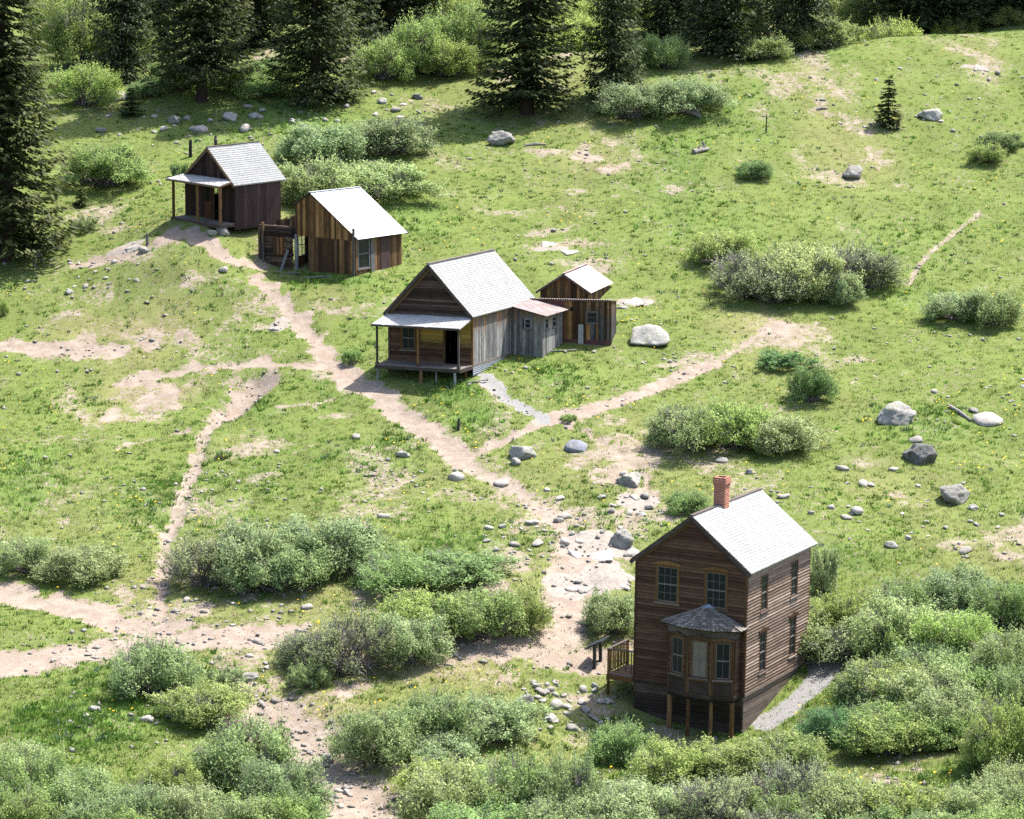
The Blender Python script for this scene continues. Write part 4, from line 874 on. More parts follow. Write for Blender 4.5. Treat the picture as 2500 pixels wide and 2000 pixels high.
# ------------------------------------------------------------------ barn and the roofless log annex
def build_barn():
    b=BARN; W,D,H,Rr=b['W'],b['D'],b['H'],b['Rr']; h=W/2; ro=-1.1; r=root_of('board_barn',b)
    tag(r,'saltbox board barn with bright metal roof and orange brown planks','barn')
    fw=Wall((0,0,0),(1,0,0),(0,-1,0)); rw=Wall((h,0,0),(0,1,0),(1,0,0)); lw=Wall((-h,D,0),(0,-1,0),(-1,0,0)); kw=Wall((0,D,0),(-1,0,0),(0,1,0))
    slr=Rr/(h-ro); sll=.64; HL=H+Rr-sll*(h+ro); top=lambda a:H+Rr-(slr*(a-ro) if a>ro else sll*(ro-a))
    fr=empty('front_wall'); fr.parent=r; seam=lambda a:2.16-.03*(a+h)
    vboards(fw,-h,h,seam,lambda a:top(a)-.03,.2,[],M['barn'],fr,jit=.35,ragged=.05,thick=.05)
    vboards(fw,-1.3,h,lambda a:-.25,lambda a:seam(a)+.02,.19,[],M['barn_low'],fr,jit=.3,mats=[M['barn_low']]*5+[M['barn']])
    box('door_post',(-h-.08,-h+.1,-.07,.08,-.3,2.2),M['grey_plain'],r); box('door_post',(-1.36,-1.28,.03,.12,-.2,2.15),M['inside'],r)
    rs=empty('side_wall'); rs.parent=r; wn_=(.16,1.52,.22,2.12)
    vboards(rw,0,D,lambda a:-.25,lambda a:H+.02,.2,[wn_],M['barn_low'],rs,jit=.35,mats=[M['barn_low'],M['barn'],M['barn_low']])
    window(r,rw,*wn_,2,2,casing=.1,cm=M['grey_plain'],sm_=M['grey_plain'],mid=1.15)
    wbox('patch_board',rw,1.62,2.05,-.22,2.05,.035,.06,M['grey_dark'],rs); wbox('patch_panel',rw,2.7,3.7,.0,2.05,.04,.065,M['cab1_side'],rs)
    (q0,z1k),(q1,z0k)=local_hit(b,620+612/5.674,440+765/5.674,None,-h),local_hit(b,620+716/5.674,440+1035/5.674,None,-h); kwin=(D-max(q0,q1),D-min(q0,q1),max(.4,z0k),min(z1k+.1,2.7)); km=(kwin[0]+kwin[1])/2; kz=(kwin[2]+kwin[3])/2
    bk=empty('back_wall'); bk.parent=r; vboards(kw,-h,h,lambda a:-.25,lambda a:top(-a)-.03,.2,[],M['barn_low'],bk)
    ww=wboxes('window',lw,[(kwin[0]-.06,kwin[0],kwin[2],kwin[3],-.03,.03),(kwin[1],kwin[1]+.06,kwin[2],kwin[3],-.03,.03),(kwin[0],kwin[1],kwin[3],kwin[3]+.05,-.03,.03),(kwin[0],kwin[1],kwin[2]-.05,kwin[2],-.03,.03),(km-.02,km+.02,kwin[2],kwin[3],-.02,.02),(kwin[0],km-.02,kz-.02,kz+.02,-.02,.019),(km+.02,kwin[1],kz-.02,kz+.02,-.02,.019)],M['fascia'],r)
    for p0,p1 in ((kwin[0],km-.02),(km+.02,kwin[1])):
        for j0,j1 in ((kwin[2],kz-.02),(kz+.02,kwin[3])): wbox('pane',lw,p0,p1,j0,j1,-.004,0,M['clear'],ww)
    ls=empty('side_wall'); ls.parent=r; vboards(lw,0,D,lambda a:-.25,lambda a:HL-.02,.2,[kwin],M['barn_low'],ls)
    boxes('inner_lining',[(h-.06,h-.03,.1,D-.1,-.2,H-.1)],M['inside'],r); box('floor',(-h+.05,h-.05,.05,D-.05,-.2,-.05),M['inside'],r)
    up=.07; os_=.28; of=.14; ob=.3
    P=[(h+os_,-of,H-os_*slr+up),(h+os_,D+ob,H-os_*slr+up),(ro,D+ob,H+Rr+up),(ro,-of,H+Rr+up)]
    rf=slab('roof',P,.03,M['fascia'],r)
    for i in range(3):
        t0,t1=i/3,min((i+1)/3+.03,1); A=[Vector(p) for p in P]
        n=Vector((0,0,.012+.006*i)); q=[A[0].lerp(A[1],0).lerp(A[3],t0),A[1].lerp(A[2],t0),A[1].lerp(A[2],t1),A[0].lerp(A[3],t1)]
        corrugated('metal_sheet',[q[0]+n,q[1]+n,q[2]+n,q[3]+n],M['roof_metal'],rf,.6,.006)
    P2=[(-h-.14,-of,HL-.14*sll+up),(-h-.14,D+ob,HL-.14*sll+up),(ro,D+ob,H+Rr+up-.004),(ro,-of,H+Rr+up-.004)]
    rf2=slab('roof',P2,.03,M['fascia'],r); corrugated('metal_sheet',[Vector(p)+Vector((0,0,.012)) for p in P2],M['roof_metal'],rf2,.3,.006)
    beam('ridge_cap',(ro,-of,H+Rr+up+.025),(ro,D+ob,H+Rr+up+.025),.25,.012,M['roof_metal'],r)
    box('corner_post',(2.1,2.24,-.16,-.06,-.25,2.78),M['fascia'],r)
    # log annex
    a=root_of('log_shed',b); tag(a,'roofless shed of stacked hewn logs with boarded window against the barn','shed')
    x0,x1=-4.72,-2.42; z=-.15; i=0
    while z<2.72:
        hh=random.uniform(.17,.27); j=random.uniform(-.04,.04); sag=.0
        for q,(p,e) in enumerate(((x0+random.uniform(-.15,.05),-3.72),( -2.95,x1+random.uniform(-.05,.03))) if .95<z+hh/2<1.95 else ((x0+random.uniform(-.2,.05),x1+random.uniform(-.06,.03)),)):
            tube('log',[(p,-.18+j,z+hh/2),((p+e)/2,-.18+j+random.uniform(-.03,.03),z+hh/2+random.uniform(-.02,.02)),(e,-.18+j,z+hh/2+random.uniform(-.03,.03))],[hh*.52]*3,M['log'],a,7,.08)
        if z<2.3: tube('log',[(x0+.08+j,-.3,z+.1+hh/2),(x0+.08+j,3.0,z+.1+hh/2)],[hh*.5]*2,M['log_y'],a,7,.08)
        z+=hh*.97; i+=1
    fa=Wall((0,-.3,0),(1,0,0),(0,-1,0)); vboards(fa,-3.78,-2.9,lambda q:.9,lambda q:2.0,.14,[],M['door'],a,name='window_board',mats=[M['door'],M['barn'],M['barn_low']])
    box('corner_post',(x0-.16,x0+.0,-.42,-.28,-.3,2.55),M['log'],a); box('corner_post',(x0+.12,x0+.27,-.46,-.335,-.3,2.9),M['grey_dark'],a)
    vb=Wall((0,.9,0),(1,0,0),(0,-1,0)); vboards(vb,-2.85,-2.3,lambda q:2.3,lambda q:3.75+.25*(q+2.85),.16,[],M['barn'],a,name='upright_board',jit=.4,mats=[M['barn'],M['grey_dark']])
    vboards(vb,-4.4,-2.85,lambda q:1.8,lambda q:2.9+.28*(q+4.4)+random.uniform(-.1,.1),.17,[],M['grey_dark'],a,name='upright_board',jit=.4)
    pk=empty('leaning_plank'); pk.matrix_world=bmat(b); tag(pk,'pale plank leaning against the log shed wall','plank')
    beam('plank',(-2.95,-.75,-.15),(-2.62,-.38,1.25),.2,.04,M['grey_plain'],pk,up=(0,1,0))
build_barn()

# ------------------------------------------------------------------ willow shrubs
def bush_meshes(seed, nclump, per, leaf, twiggy, flat=.55):
    r=np.random.default_rng(seed); C=[];Rr=[]
    for i in range(nclump):
        a=r.random()*2*np.pi; e=np.arcsin(r.random()**.8); k=.62+.42*r.random()
        lump=1+.16*np.sin(3*a+seed)+.12*np.sin(5*a+2.1*seed)
        ce=np.cos(e)**.6; c=np.array([np.cos(a)*ce*lump,np.sin(a)*ce*lump,.10+.74*np.sin(e)**.75*(.72+.5*r.random())])*np.array([k*.88,k*.88,.55+.45*k])
        C.append(c); Rr.append((.095+.115*r.random()))
    C=np.array(C); Rr=np.array(Rr); n=nclump*per
    bare=r.random(nclump)<(.10 if twiggy<6 else .30); ci=np.repeat(np.arange(nclump)[~bare],per); n=len(ci); d=r.normal(size=(n,3)); d/=np.linalg.norm(d,axis=1)[:,None]
    rad=Rr[ci]*(.30+.75*r.random(n)**.5)*(1+.35*np.abs(r.normal(size=n))*(r.random(n)<.3))
    P=C[ci]+d*rad[:,None]*np.array([1.1,1.1,.9]); P[:,2]=np.maximum(P[:,2],.015)
    nor=d*.8+r.normal(size=(n,3))*.6+np.array([0,0,.55]); nor/=np.linalg.norm(nor,axis=1)[:,None]
    t=np.cross(nor,r.normal(size=(n,3))); t/=np.linalg.norm(t,axis=1)[:,None]; t=t+np.array([0,0,.35]); t/=np.linalg.norm(t,axis=1)[:,None]; b=np.cross(nor,t)
    L=leaf*(.55+1.0*r.random(n))[:,None]
    ns=110; si=r.integers(0,nclump,ns); sd_=C[si]*np.array([.7,.7,.5])+r.normal(size=(ns,3))*.35+np.array([0,0,.75]); sd_/=np.linalg.norm(sd_,axis=1)[:,None]; sl_=.12+.20*r.random(ns); S0=C[si]+sd_*Rr[si][:,None]*.5
    V=np.stack([P-t*L,P+b*L*.55,P+t*L,P-b*L*.55],1).reshape(-1,3)
    k=14; P2=(S0[:,None]+sd_[:,None]*(sl_[:,None]*np.linspace(.25,1.05,k)[None])[...,None]+r.normal(size=(ns,k,3))*.018).reshape(-1,3); a2=r.normal(size=(len(P2),3)); a2/=np.linalg.norm(a2,axis=1)[:,None]; b2=np.cross(a2,r.normal(size=a2.shape)); b2/=np.linalg.norm(b2,axis=1)[:,None]; l2=leaf*(.6+.6*r.random(len(P2)))[:,None]
    V=np.concatenate([V,np.stack([P2-a2*l2,P2+b2*l2*.55,P2+a2*l2,P2-b2*l2*.55],1).reshape(-1,3)]); F=np.arange(len(V)).reshape(-1,4)
    tint=np.clip(.02+.72*r.random(nclump)[ci]+.5*(r.random(n)-.4),0,1)
    fol=np_mesh('foliage',V,F,M['leaf'],{'tint':np.repeat(np.concatenate([tint,np.repeat(.35+.6*r.random(ns),k)]),4)})
    SV=[];SF=[]
    def stick(p,q,r0,r1):
        p=np.array(p);q=np.array(q); d=q-p; a=np.cross(d,[0.3,.5,.8]); a/=np.linalg.norm(a)+1e-9; b=np.cross(d,a); b/=np.linalg.norm(b)+1e-9; k=len(SV)
        for e,rr in ((p,r0),(q,r1)):
            for j in range(3): th=2.094*j; SV.append(e+a*np.cos(th)*rr+b*np.sin(th)*rr)
        for j in range(3): SF.append((k+j,k+(j+1)%3,k+3+(j+1)%3,k+3+j))
    for i in range(ns): stick(S0[i]-sd_[i]*.1,S0[i]+sd_[i]*sl_[i]*.95,.005,.0025)
    for i in range(nclump):
        b0=np.array([r.normal()*.16,r.normal()*.16,0]); m=b0*.5+C[i]*.55+np.array([0,0,.05]); stick(b0,m,.012,.009); stick(m,C[i],.009,.006)
        for _ in range(twiggy+(9 if bare[i] else 0)):
            d=r.normal(size=3); d[2]=abs(d[2])+.3; d/=np.linalg.norm(d); stick(C[i]*.8,C[i]+d*Rr[i]*(1.0+.7*r.random()),.006,.0028)
    st=np_mesh('stems',np.array(SV),np.array(SF),M['twig'])
    return fol,st
BIG=[bush_meshes(100+i,125,150,.0245,3) for i in range(5)]
TWG=[bush_meshes(140+i,100,95,.0235,8) for i in range(3)]
SML=[bush_meshes(170+i,60,95,.040,3) for i in range(3)]
TALL=[bush_meshes(190+i,150,150,.0215,3) for i in range(2)]
COLS={'sage':(.92,1.03,.88),'grey':(.97,1.0,1.0),'green':(.80,1.0,.66),'bright':(.95,1.10,.62),'yellow':(.97,1.08,.66),'dark':(.50,.68,.45),'pale':(1.10,1.19,1.04),'teal':(.50,.78,.62)}
nb=0
def shrub(x0,y0,x1,y1,col,label,group=None,kind=None,name='willow_shrub',cat='shrub'):
    global nb
    x0,y0,x1,y1=x0*K,y0*K,x1*K,y1*K; px=(x0+x1)/2; h_px=y1-y0; w_px=x1-x0
    x,y,z=ground_at(px,y1-.17*h_px); d=y/_c
    w=w_px/FPX*d*1.2; dep=w*.95; hh=h_px/FPX*d*.92
    a=math.atan2(-z,y); hh=max(.45*hh,hh-dep*.5*math.sin(a)*.7)
    if kind is None: kind='small' if w<2.4 else ('twig' if col=='grey' else 'big')
    src={'small':SML,'twig':TWG,'big':BIG,'tall':TALL}[kind]; fol,st=src[nb%len(src)]; nb+=1
    rr=random.Random(nb*31); o=empty(name,(x,y,z-.06)); o.rotation_euler=(0,0,rr.uniform(-.45,.45)+(math.pi if rr.random()<.5 else 0)); o.scale=(w/2*1.02,dep/2,hh)
    f=link(bpy.data.objects.new('foliage',fol),o); s_=link(bpy.data.objects.new('stems',st),o)
    c=COLS[col]; k=rr.uniform(.88,1.12); f.color=(c[0]*k*rr.uniform(.94,1.06),c[1]*k,c[2]*k*rr.uniform(.9,1.1),1)
    W_={'sage':'sage','grey':'grey twiggy','green':'leaf green','bright':'bright green','yellow':'olive','dark':'dark','pale':'silvery pale','teal':'blue green'}[col]
    if group:
        cx_,cy_=px/K,(y0+y1)/2/K; zn=''
        if 'beside the tall house' in group: zn=' near the house corner' if cx_<1800 else (' at its meadow edge' if cy_<1330 else (' above the dry patch' if cy_>1500 else ' amid others'))
        elif 'west of the gully' in group: zn=' next to it' if cx_>440 else (' at its upper margin' if cy_<1650 else ' deep inside')
        elif 'beyond the dry patch' in group: zn=', first row' if cy_<1700 else ', lowest row'
        elif 'below the house' in group: zn=', upper side' if cy_<1685 else ', lower side'
        sz='small ' if w<2.6 else ('large ' if w>3.9 else '')
        label=sz+W_+' '+label+zn; group=group+', '+W_
    tag(o,label,cat,group)
    return o
S=shrub
# single shrubs
S(140,310,300,405,'green','rounded green willow beside the tallest spruce trunk side slope')
S(1550,340,1622,380,'dark','small dark shrub standing alone on the open slope near a flat-topped boulder')
S(2040,305,2115,347,'yellow','low olive shrub in front of its darker twin on the upper slope'); S(2065,280,2147,318,'dark','dark olive shrub behind a slightly paler twin on the upper slope')
S(1462,488,1592,565,'bright','bright green shrub at the uphill end of the grey willow thicket')
S(1662,772,1752,858,'dark','dark loose shrub standing alone above the long pale willows')
S(1400,1030,1492,1088,'green','low green shrub peeking out beside the brick chimney')
S(1228,1242,1348,1345,'sage','round sage willow between the dirt trail and the tall house')
S(610,1390,692,1456,'sage','small low willow at the foot of a grey twiggy thicket')
S(452,1402,512,1442,'sage','tiny grey green shrub on the bare stony ground'); S(440,1405,470,1430,'sage','tiny sage tuft shrub at the gully head')
S(240,1340,405,1478,'sage','upright grey green willow below the forked dirt trail'); S(345,1428,525,1532,'yellow','olive rounded willow just below the upright grey one')
S(0,635,16,670,'bright','small bright shrub at the edge of the left meadow')
S(720,735,760,770,'green','low green shrub with white flowers beside the trail junction')
S(150,455,205,490,'sage','small sage shrub on the reddish bare slope by a spruce'); S(360,345,400,380,'dark','small dark bush behind the porch of the small cabin')
S(1180,870,1215,890,'green','low green plant clump in the trail fork'); S(455,945,485,965,'green','low green clump near the trail crossing'); S(1595,735,1700,780,'teal','low blue green ground shrub on dry slope',kind='small')
# sage pair and pale pair above the barn
g='sage shrubs above the barn'
for b in ((598,265,765,352),(735,250,905,335)): S(*b,'sage','willow on the grass above the barn roof',g)
g='pale shrubs behind the barn'
for b in ((575,342,745,448),(690,345,892,425)): S(*b,'pale','willow right behind the barn',g)
g='willows at the big spruce'
for b in ((1258,180,1405,260),(1365,172,1518,248)): S(*b,'sage','willow growing at the foot of the paired spruces',g)
# tall bright willows among the spruces
g='tall willows between the spruces'
for b in ((755,92,865,180),(825,45,955,172),(925,25,1050,168),(880,90,1000,172)): S(*b,'bright','tall willow standing between the dark spruces',g,'tall')
g='willows behind the tallest spruce'
for b in ((100,25,235,165),(60,0,180,120),(120,145,245,235),(230,60,330,150),(0,120,90,230)): S(*b,'bright','leafy willow behind the tallest spruce',g,'tall')
g='low shrubs under the spruces'
for b in ((495,172,605,208),(268,172,338,207),(540,120,640,180),(320,130,420,200),(440,140,560,195)): S(*b,'green','low shrub in the shade under the dark spruces',g)
g='shrubs at the crest'
for b in ((1340,82,1445,152),(1560,80,1660,130),(1690,45,1800,104),(1740,0,1835,86),(1650,60,1720,115),(2080,20,2156,62),(1990,40,2060,75)): S(*b,'yellow','shrub along the crest below the spruces',g,'big')
# grey thicket on the right slope
g='grey thicket on the open slope'
for b in ((1498,535,1650,640),(1590,522,1770,640),(1700,522,1885,622),(1555,560,1700,648),(1640,560,1780,640),(1780,545,1890,615)): S(*b,'grey' if b[0]%3 else 'pale','willow in the broad thicket on the open slope',g)
S(1728,578,1812,650,'sage','sage willow bulging out in front of the broad slope thicket')
g='two shrubs by the steep trail'
for b in ((1950,615,2065,682),(2030,612,2145,694)): S(*b,'sage','shrub below the narrow steep trail',g)
g='long pale willows mid slope'
for b in ((1368,850,1520,962),(1465,845,1622,958),(1565,870,1722,962)): S(*b,('yellow','pale','sage')[nb%3],'long low willow on the grass above the chimney',g)
# left and lower meadow thickets
g='willows beside the left trail fork'
for b in ((0,1128,112,1218),(88,1140,255,1232)): S(*b,'pale','willow above the upper branch of the forked trail',g)
g='big willow thicket between the trails'
for b in ((348,1130,520,1250),(445,1095,640,1252),(590,1080,812,1215),(500,1150,645,1258),(560,1140,720,1240)): S(*b,'grey' if b[0]<400 else 'sage','willow in the thicket between the two trails',g)
g='greener willows next to the big thicket'
for b in ((748,1160,905,1256),(858,1150,1062,1232)): S(*b,'green','low willow adjoining the big sage thicket',g)
g='olive willow bank inside the trail bend'
for b in ((795,1240,962,1348),(925,1235,1100,1357),(1035,1240,1150,1345),(870,1255,1010,1352)): S(*b,'yellow','willow in the bank inside the trail bend',g)
g='grey twiggy thicket by the trail end'
for b in ((585,1320,725,1422),(655,1288,830,1440),(785,1290,935,1412)): S(*b,'grey' if b[0]<700 else 'sage','willow below the olive willow bank',g)
g='willows over the gully'
for b in ((708,1482,880,1622),(825,1450,1002,1590),(955,1455,1132,1572),(855,1540,1012,1625)): S(*b,'sage','willow between the gully and rubble slope',g)
g='bottom thicket west of the gully'
for b in ((-30,1570,135,1735),(95,1615,262,1750),(230,1640,360,1770),(295,1588,425,1692),(425,1508,625,1692),(500,1585,680,1750),(330,1640,470,1770),(-40,1650,120,1790),(170,1685,330,1790),(420,1660,600,1790),(0,1560,110,1640)): S(*b,('sage','pale','yellow','green')[nb%4] if b[0]<420 else 'sage','willow in the thicket downhill west of the gully',g)
g='bottom thicket below the house'
for b in ((845,1600,1052,1775),(995,1580,1192,1770),(1115,1588,1275,1770),(1235,1640,1425,1790),(900,1680,1100,1810),(1080,1670,1280,1810)): S(*b,('pale','green','sage')[nb%3],'willow in the thicket downhill of the house',g)
g='shaded willows at the bay posts'
for b in ((1238,1512,1365,1622),(1330,1548,1500,1665),(1455,1545,1640,1648),(1570,1532,1745,1645)): S(*b,'green' if b[0]<1300 else 'yellow','willow growing in front of the bay window posts',g)
S(1688,1480,1805,1580,'teal','dark blue green bush at the low end of the gravel strip')
g='thicket beside the tall house'
for b in ((1700,1240,1850,1362),(1795,1250,1985,1402),(1925,1280,2105,1425),(2060,1225,2180,1335),(2045,1330,2190,1485),(1775,1380,1965,1502),(1880,1390,2065,1522),(1745,1420,1865,1500),(1775,1470,1965,1585),(1915,1440,2085,1565),(2035,1460,2190,1645),(1705,1150,1765,1265),(1830,1300,1960,1410),(1960,1370,2090,1480),(2080,1400,2200,1520)):
    S(*b,('sage','yellow','pale','bright','green')[nb%5],'willow in the thicket across the gravel strip',g)
g='bottom thicket beyond the dry patch'
for b in ((1575,1590,1745,1760),(1415,1620,1605,1780),(1695,1625,1865,1780),(1815,1640,1995,1780),(1945,1635,2125,1780),(2050,1595,2190,1730),(1555,1690,1705,1800),(1700,1700,1880,1830),(1880,1700,2060,1830),(2040,1690,2200,1830)):
    S(*b,'grey' if b[0]<1600 else ('sage','pale','yellow')[nb%3],'willow in the dense bank below the dry grass patch',g)

rq=random.Random(77)
for cx,cy in ((1750,1300),(1880,1335),(2010,1330),(2120,1380),(1840,1445),(1960,1465),(2110,1565),(1990,1535),(1880,1545),(2135,1270),(2060,1440),(1790,1350),(1720,1340),(1950,1400),(2020,1250),(1900,1270)):
    w=rq.uniform(130,185); hh=rq.uniform(85,125); S(cx-w/2,cy-hh/2,cx+w/2,cy+hh/2,rq.choice(['sage','yellow','pale','bright','green','grey']),'willow in the thicket across the gravel strip','thicket beside the tall house')
for cx,cy in ((1500,1690),(1640,1715),(1780,1710),(1900,1735),(2050,1735),(2120,1690),(1400,1710),(1330,1690)):
    w=rq.uniform(150,200); hh=rq.uniform(95,130); S(cx-w/2,cy-hh/2,cx+w/2,cy+hh/2,rq.choice(['sage','yellow','pale','green','grey']),'willow in the dense bank below the dry grass patch','bottom thicket beyond the dry patch')
for cx,cy in ((60,1690),(200,1715),(390,1715),(560,1715),(590,1700),(20,1620),(470,1600),(130,1650)):
    w=rq.uniform(140,190); hh=rq.uniform(90,125); S(cx-w/2,cy-hh/2,cx+w/2,cy+hh/2,rq.choice(['sage','yellow','pale','green']),'willow in the thicket downhill west of the gully','bottom thicket west of the gully')
for cx,cy in ((960,1690),(1150,1710),(1050,1650),(1240,1700),(930,1640)):
    w=rq.uniform(140,190); hh=rq.uniform(90,125); S(cx-w/2,cy-hh/2,cx+w/2,cy+hh/2,rq.choice(['sage','pale','green','yellow']),'willow in the thicket downhill of the house','bottom thicket below the house')

# ------------------------------------------------------------------ spruces
def spruce_meshes(seed, Ht, Rad, base=.04, dens=1.0, power=.62):
    r=np.random.default_rng(seed); PV=[];PT=[]; n_wh=int(Ht/.25*dens)
    for i in range(n_wh):
        t=base+(1-base)*(i+r.random())/n_wh; z0=t*Ht
        for k in range(int(6+3*r.random())):
            L=Rad*((1.02-t)**power)*(.72+.42*r.random())+.12; az=r.random()*2*np.pi; dr=np.array([np.cos(az),np.sin(az)]); sd=np.array([-dr[1],dr[0]])
            m=max(6,int(L/.065*dens)); s=(np.arange(m)+r.random(m))/m; s=.12+.88*s; droop=(.28+.25*(1-t))*(.7+.6*r.random())
            zz=z0-droop*L*np.sin(s*2.2)*.75+.10*L*s**3; lat=(r.random(m)-.5)*.62*L*(1-.35*s)*(s+.25)
            P=np.stack([dr[0]*s*L+sd[0]*lat,dr[1]*s*L+sd[1]*lat,zz-abs(lat)*.30],1)
            ax=np.stack([dr[0]+sd[0]*np.sign(lat)*.8,dr[1]+sd[1]*np.sign(lat)*.8,np.full(m,-.45)-.5*r.random(m)],1); ax/=np.linalg.norm(ax,axis=1)[:,None]
            PV.append(np.concatenate([P,ax],1)); PT.append(np.clip(.10+.5*r.random()+.6*(r.random(m)-.5)+.25*(s>.8),0,1))  # outer branch ends lighter: sunlit tips put into the tint
    A=np.concatenate(PV); T=np.concatenate(PT); n=len(A); P=A[:,:3]; ax=A[:,3:]
    rn=r.normal(size=(n,3))*.55+np.array([0,0,1]); b=np.cross(ax,rn); b/=np.linalg.norm(b,axis=1)[:,None]; ln=(.15+.15*r.random(n))[:,None]*(.85 if Ht<8 else 1); w=ln*.34
    V=np.stack([P-ax*ln*.6,P+b*w,P+ax*ln,P-b*w],1).reshape(-1,3); F=np.arange(len(V)).reshape(-1,4)
    crown=np_mesh('crown',V,F,M['needle'],{'tint':np.repeat(T,4)})
    tv,tf=tube_vf([(0,0,-.4),(0,0,.3),(0.02*Ht/20,0,Ht*.4),(0,0,Ht*.97)],[Ht*.021,Ht*.0175,Ht*.011,.02],10,.05)
    tm=bpy.data.meshes.new('trunk'); tm.from_pydata([tuple(v) for v in tv],[],tf); tm.materials.append(M['bark'])
    return crown,tm
SPR=[(spruce_meshes(11,22,3.7),22,3.7),(spruce_meshes(12,24,3.3,.06),24,3.3),(spruce_meshes(13,20,3.5,.02),20,3.5),(spruce_meshes(14,21,3.9,.13),21,3.9)]
SMS=[(spruce_meshes(21,4,1.0,.03,1.25,.9),4,1.0),(spruce_meshes(22,4,1.25,.02,1.3,.85),4,1.25)]
def spruce(px,py,width_px,v,label,group=None,col=(1,1,1),hscale=None,small=False,h_px=None,pix=True,name='spruce_tree',cat='tree'):
    x,y,z=ground_at(px*K,py*K); (cr,tr),Ht,Rd=(SMS if small else SPR)[v]; d=y/_c
    s=width_px*K/FPX*d/(2*Rd*.92); o=empty(name,(x,y,z)); hs=s if h_px is None else h_px*K/FPX*d/Ht
    if hscale: hs=hscale
    o.scale=(s,s,hs); o.rotation_euler=(0,0,random.uniform(0,6.28)); c=link(bpy.data.objects.new('crown',cr),o); link(bpy.data.objects.new('trunk',tr),o)
    c.color=(*col,1); tag(o,label,cat,group); return o
spruce(18,545,265,1,'tallest spruce with brownish cones rising beside the meadow edge',None,(1.12,1.05,.85),1.05)
spruce(-75,470,260,0,'dark spruce half hidden behind the tallest cone-bearing spruce',None,(1.0,.9,.8),1.0)
spruce(262,168,135,2,'narrow dark spruce left of the broad twin-trunk spruce'.replace('left of','standing next to'),None,(.7,.8,.8),1.0)
spruce(425,212,235,3,'broad spruce with bare lower trunk above the small cabin',None,(1.05,1.0,.9),1.0)
spruce(665,212,205,0,'dense conical spruce standing above the barn',None,(1.0,1.0,.9),1.0)
spruce(1110,238,215,1,'large dense spruce casting shade by a white boulder',None,(1.0,1.0,.9),1.0)
spruce(1290,212,135,2,'narrow pointed spruce behind a sage willow',None,(.85,.95,.9),.95)
g='dark spruces in the belt behind the meadow'
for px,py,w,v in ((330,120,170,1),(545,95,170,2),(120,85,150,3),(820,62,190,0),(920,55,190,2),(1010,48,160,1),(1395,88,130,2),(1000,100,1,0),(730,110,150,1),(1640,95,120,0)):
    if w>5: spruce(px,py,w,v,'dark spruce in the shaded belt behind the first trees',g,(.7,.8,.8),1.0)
spruce(1530,112,205,0,'wide dark spruce at the crest with low skirts',None,(.8,.9,.85),1.0)
spruce(1690,103,135,2,'dark spruce at the crest beside a grey boulder',None,(.65,.8,.75),1.0)
spruce(1900,72,200,3,'spruce with thick bare trunk on the crest',None,(1.0,1.0,.9),1.0)
spruce(2015,62,150,2,'spruce with light green skirts next to the thick-trunked one',None,(1.0,1.05,.95),.95)
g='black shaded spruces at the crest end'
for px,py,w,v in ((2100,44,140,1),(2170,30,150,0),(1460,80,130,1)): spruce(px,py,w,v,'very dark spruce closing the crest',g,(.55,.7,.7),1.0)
spruce(1870,266,62,0,'small lone spruce on the open grass slope',None,(1.3,1.15,.9),None,True,103)
spruce(277,243,52,1,'small dark spruce among stones below the big trees',None,(.7,.9,.8),None,True,58)
spruce(172,432,36,1,'tiny spruce sapling near the rounded green willow',None,(1.2,1.3,.9),None,True,40)
spruce(55,512,75,1,'young bushy spruce at the foot of the tallest spruce',None,(1.3,1.35,.9),None,True,75)
spruce(202,212,36,0,'thin spruce sapling at the willow edge under the big trees',None,(.9,1,.8),None,True,50)
# the wooded hillside that closes the view beyond the meadow
g='spruces on the far wooded hillside'
rf=random.Random(5)
for i in range(190):
    Y=rf.uniform(250,420); X=rf.uniform(-.30,.30)*Y
    if -.017<X/Y-.127<.017: continue
    z=float(gh(np.array([X]),np.array([Y]))[0]); (cr,tr),Ht,Rd=SPR[rf.randrange(4)]; o=empty('spruce_tree',(X,Y,z)); s=rf.uniform(.9,1.35); o.scale=(s,s,s*rf.uniform(.85,1.05)); o.rotation_euler=(0,0,rf.uniform(0,6.28))
    c=link(bpy.data.objects.new('crown',cr),o); link(bpy.data.objects.new('trunk',tr),o); c.color=(.75,.85,.8,1); tag(o,'spruce of the wooded hillside that closes the view','tree',g)

g='willows on the far hillside'
for i in range(46):
    Y=rf.uniform(232,300); X=rf.uniform(-.24,.24)*Y; z=float(gh(np.array([X]),np.array([Y]))[0]); fol,st=TALL[i%2]; o=empty('willow_shrub',(X,Y,z-.1)); w=rf.uniform(2.2,3.6); o.scale=(w,w*.9,rf.uniform(2.2,4.0)); o.rotation_euler=(0,0,rf.uniform(0,6.28))
    f=link(bpy.data.objects.new('foliage',fol),o); link(bpy.data.objects.new('stems',st),o); k=rf.uniform(.9,1.15); f.color=(1.1*k,1.2*k,.62*k,1); tag(o,'tall willow on the far hillside behind the spruce belt','shrub',g)

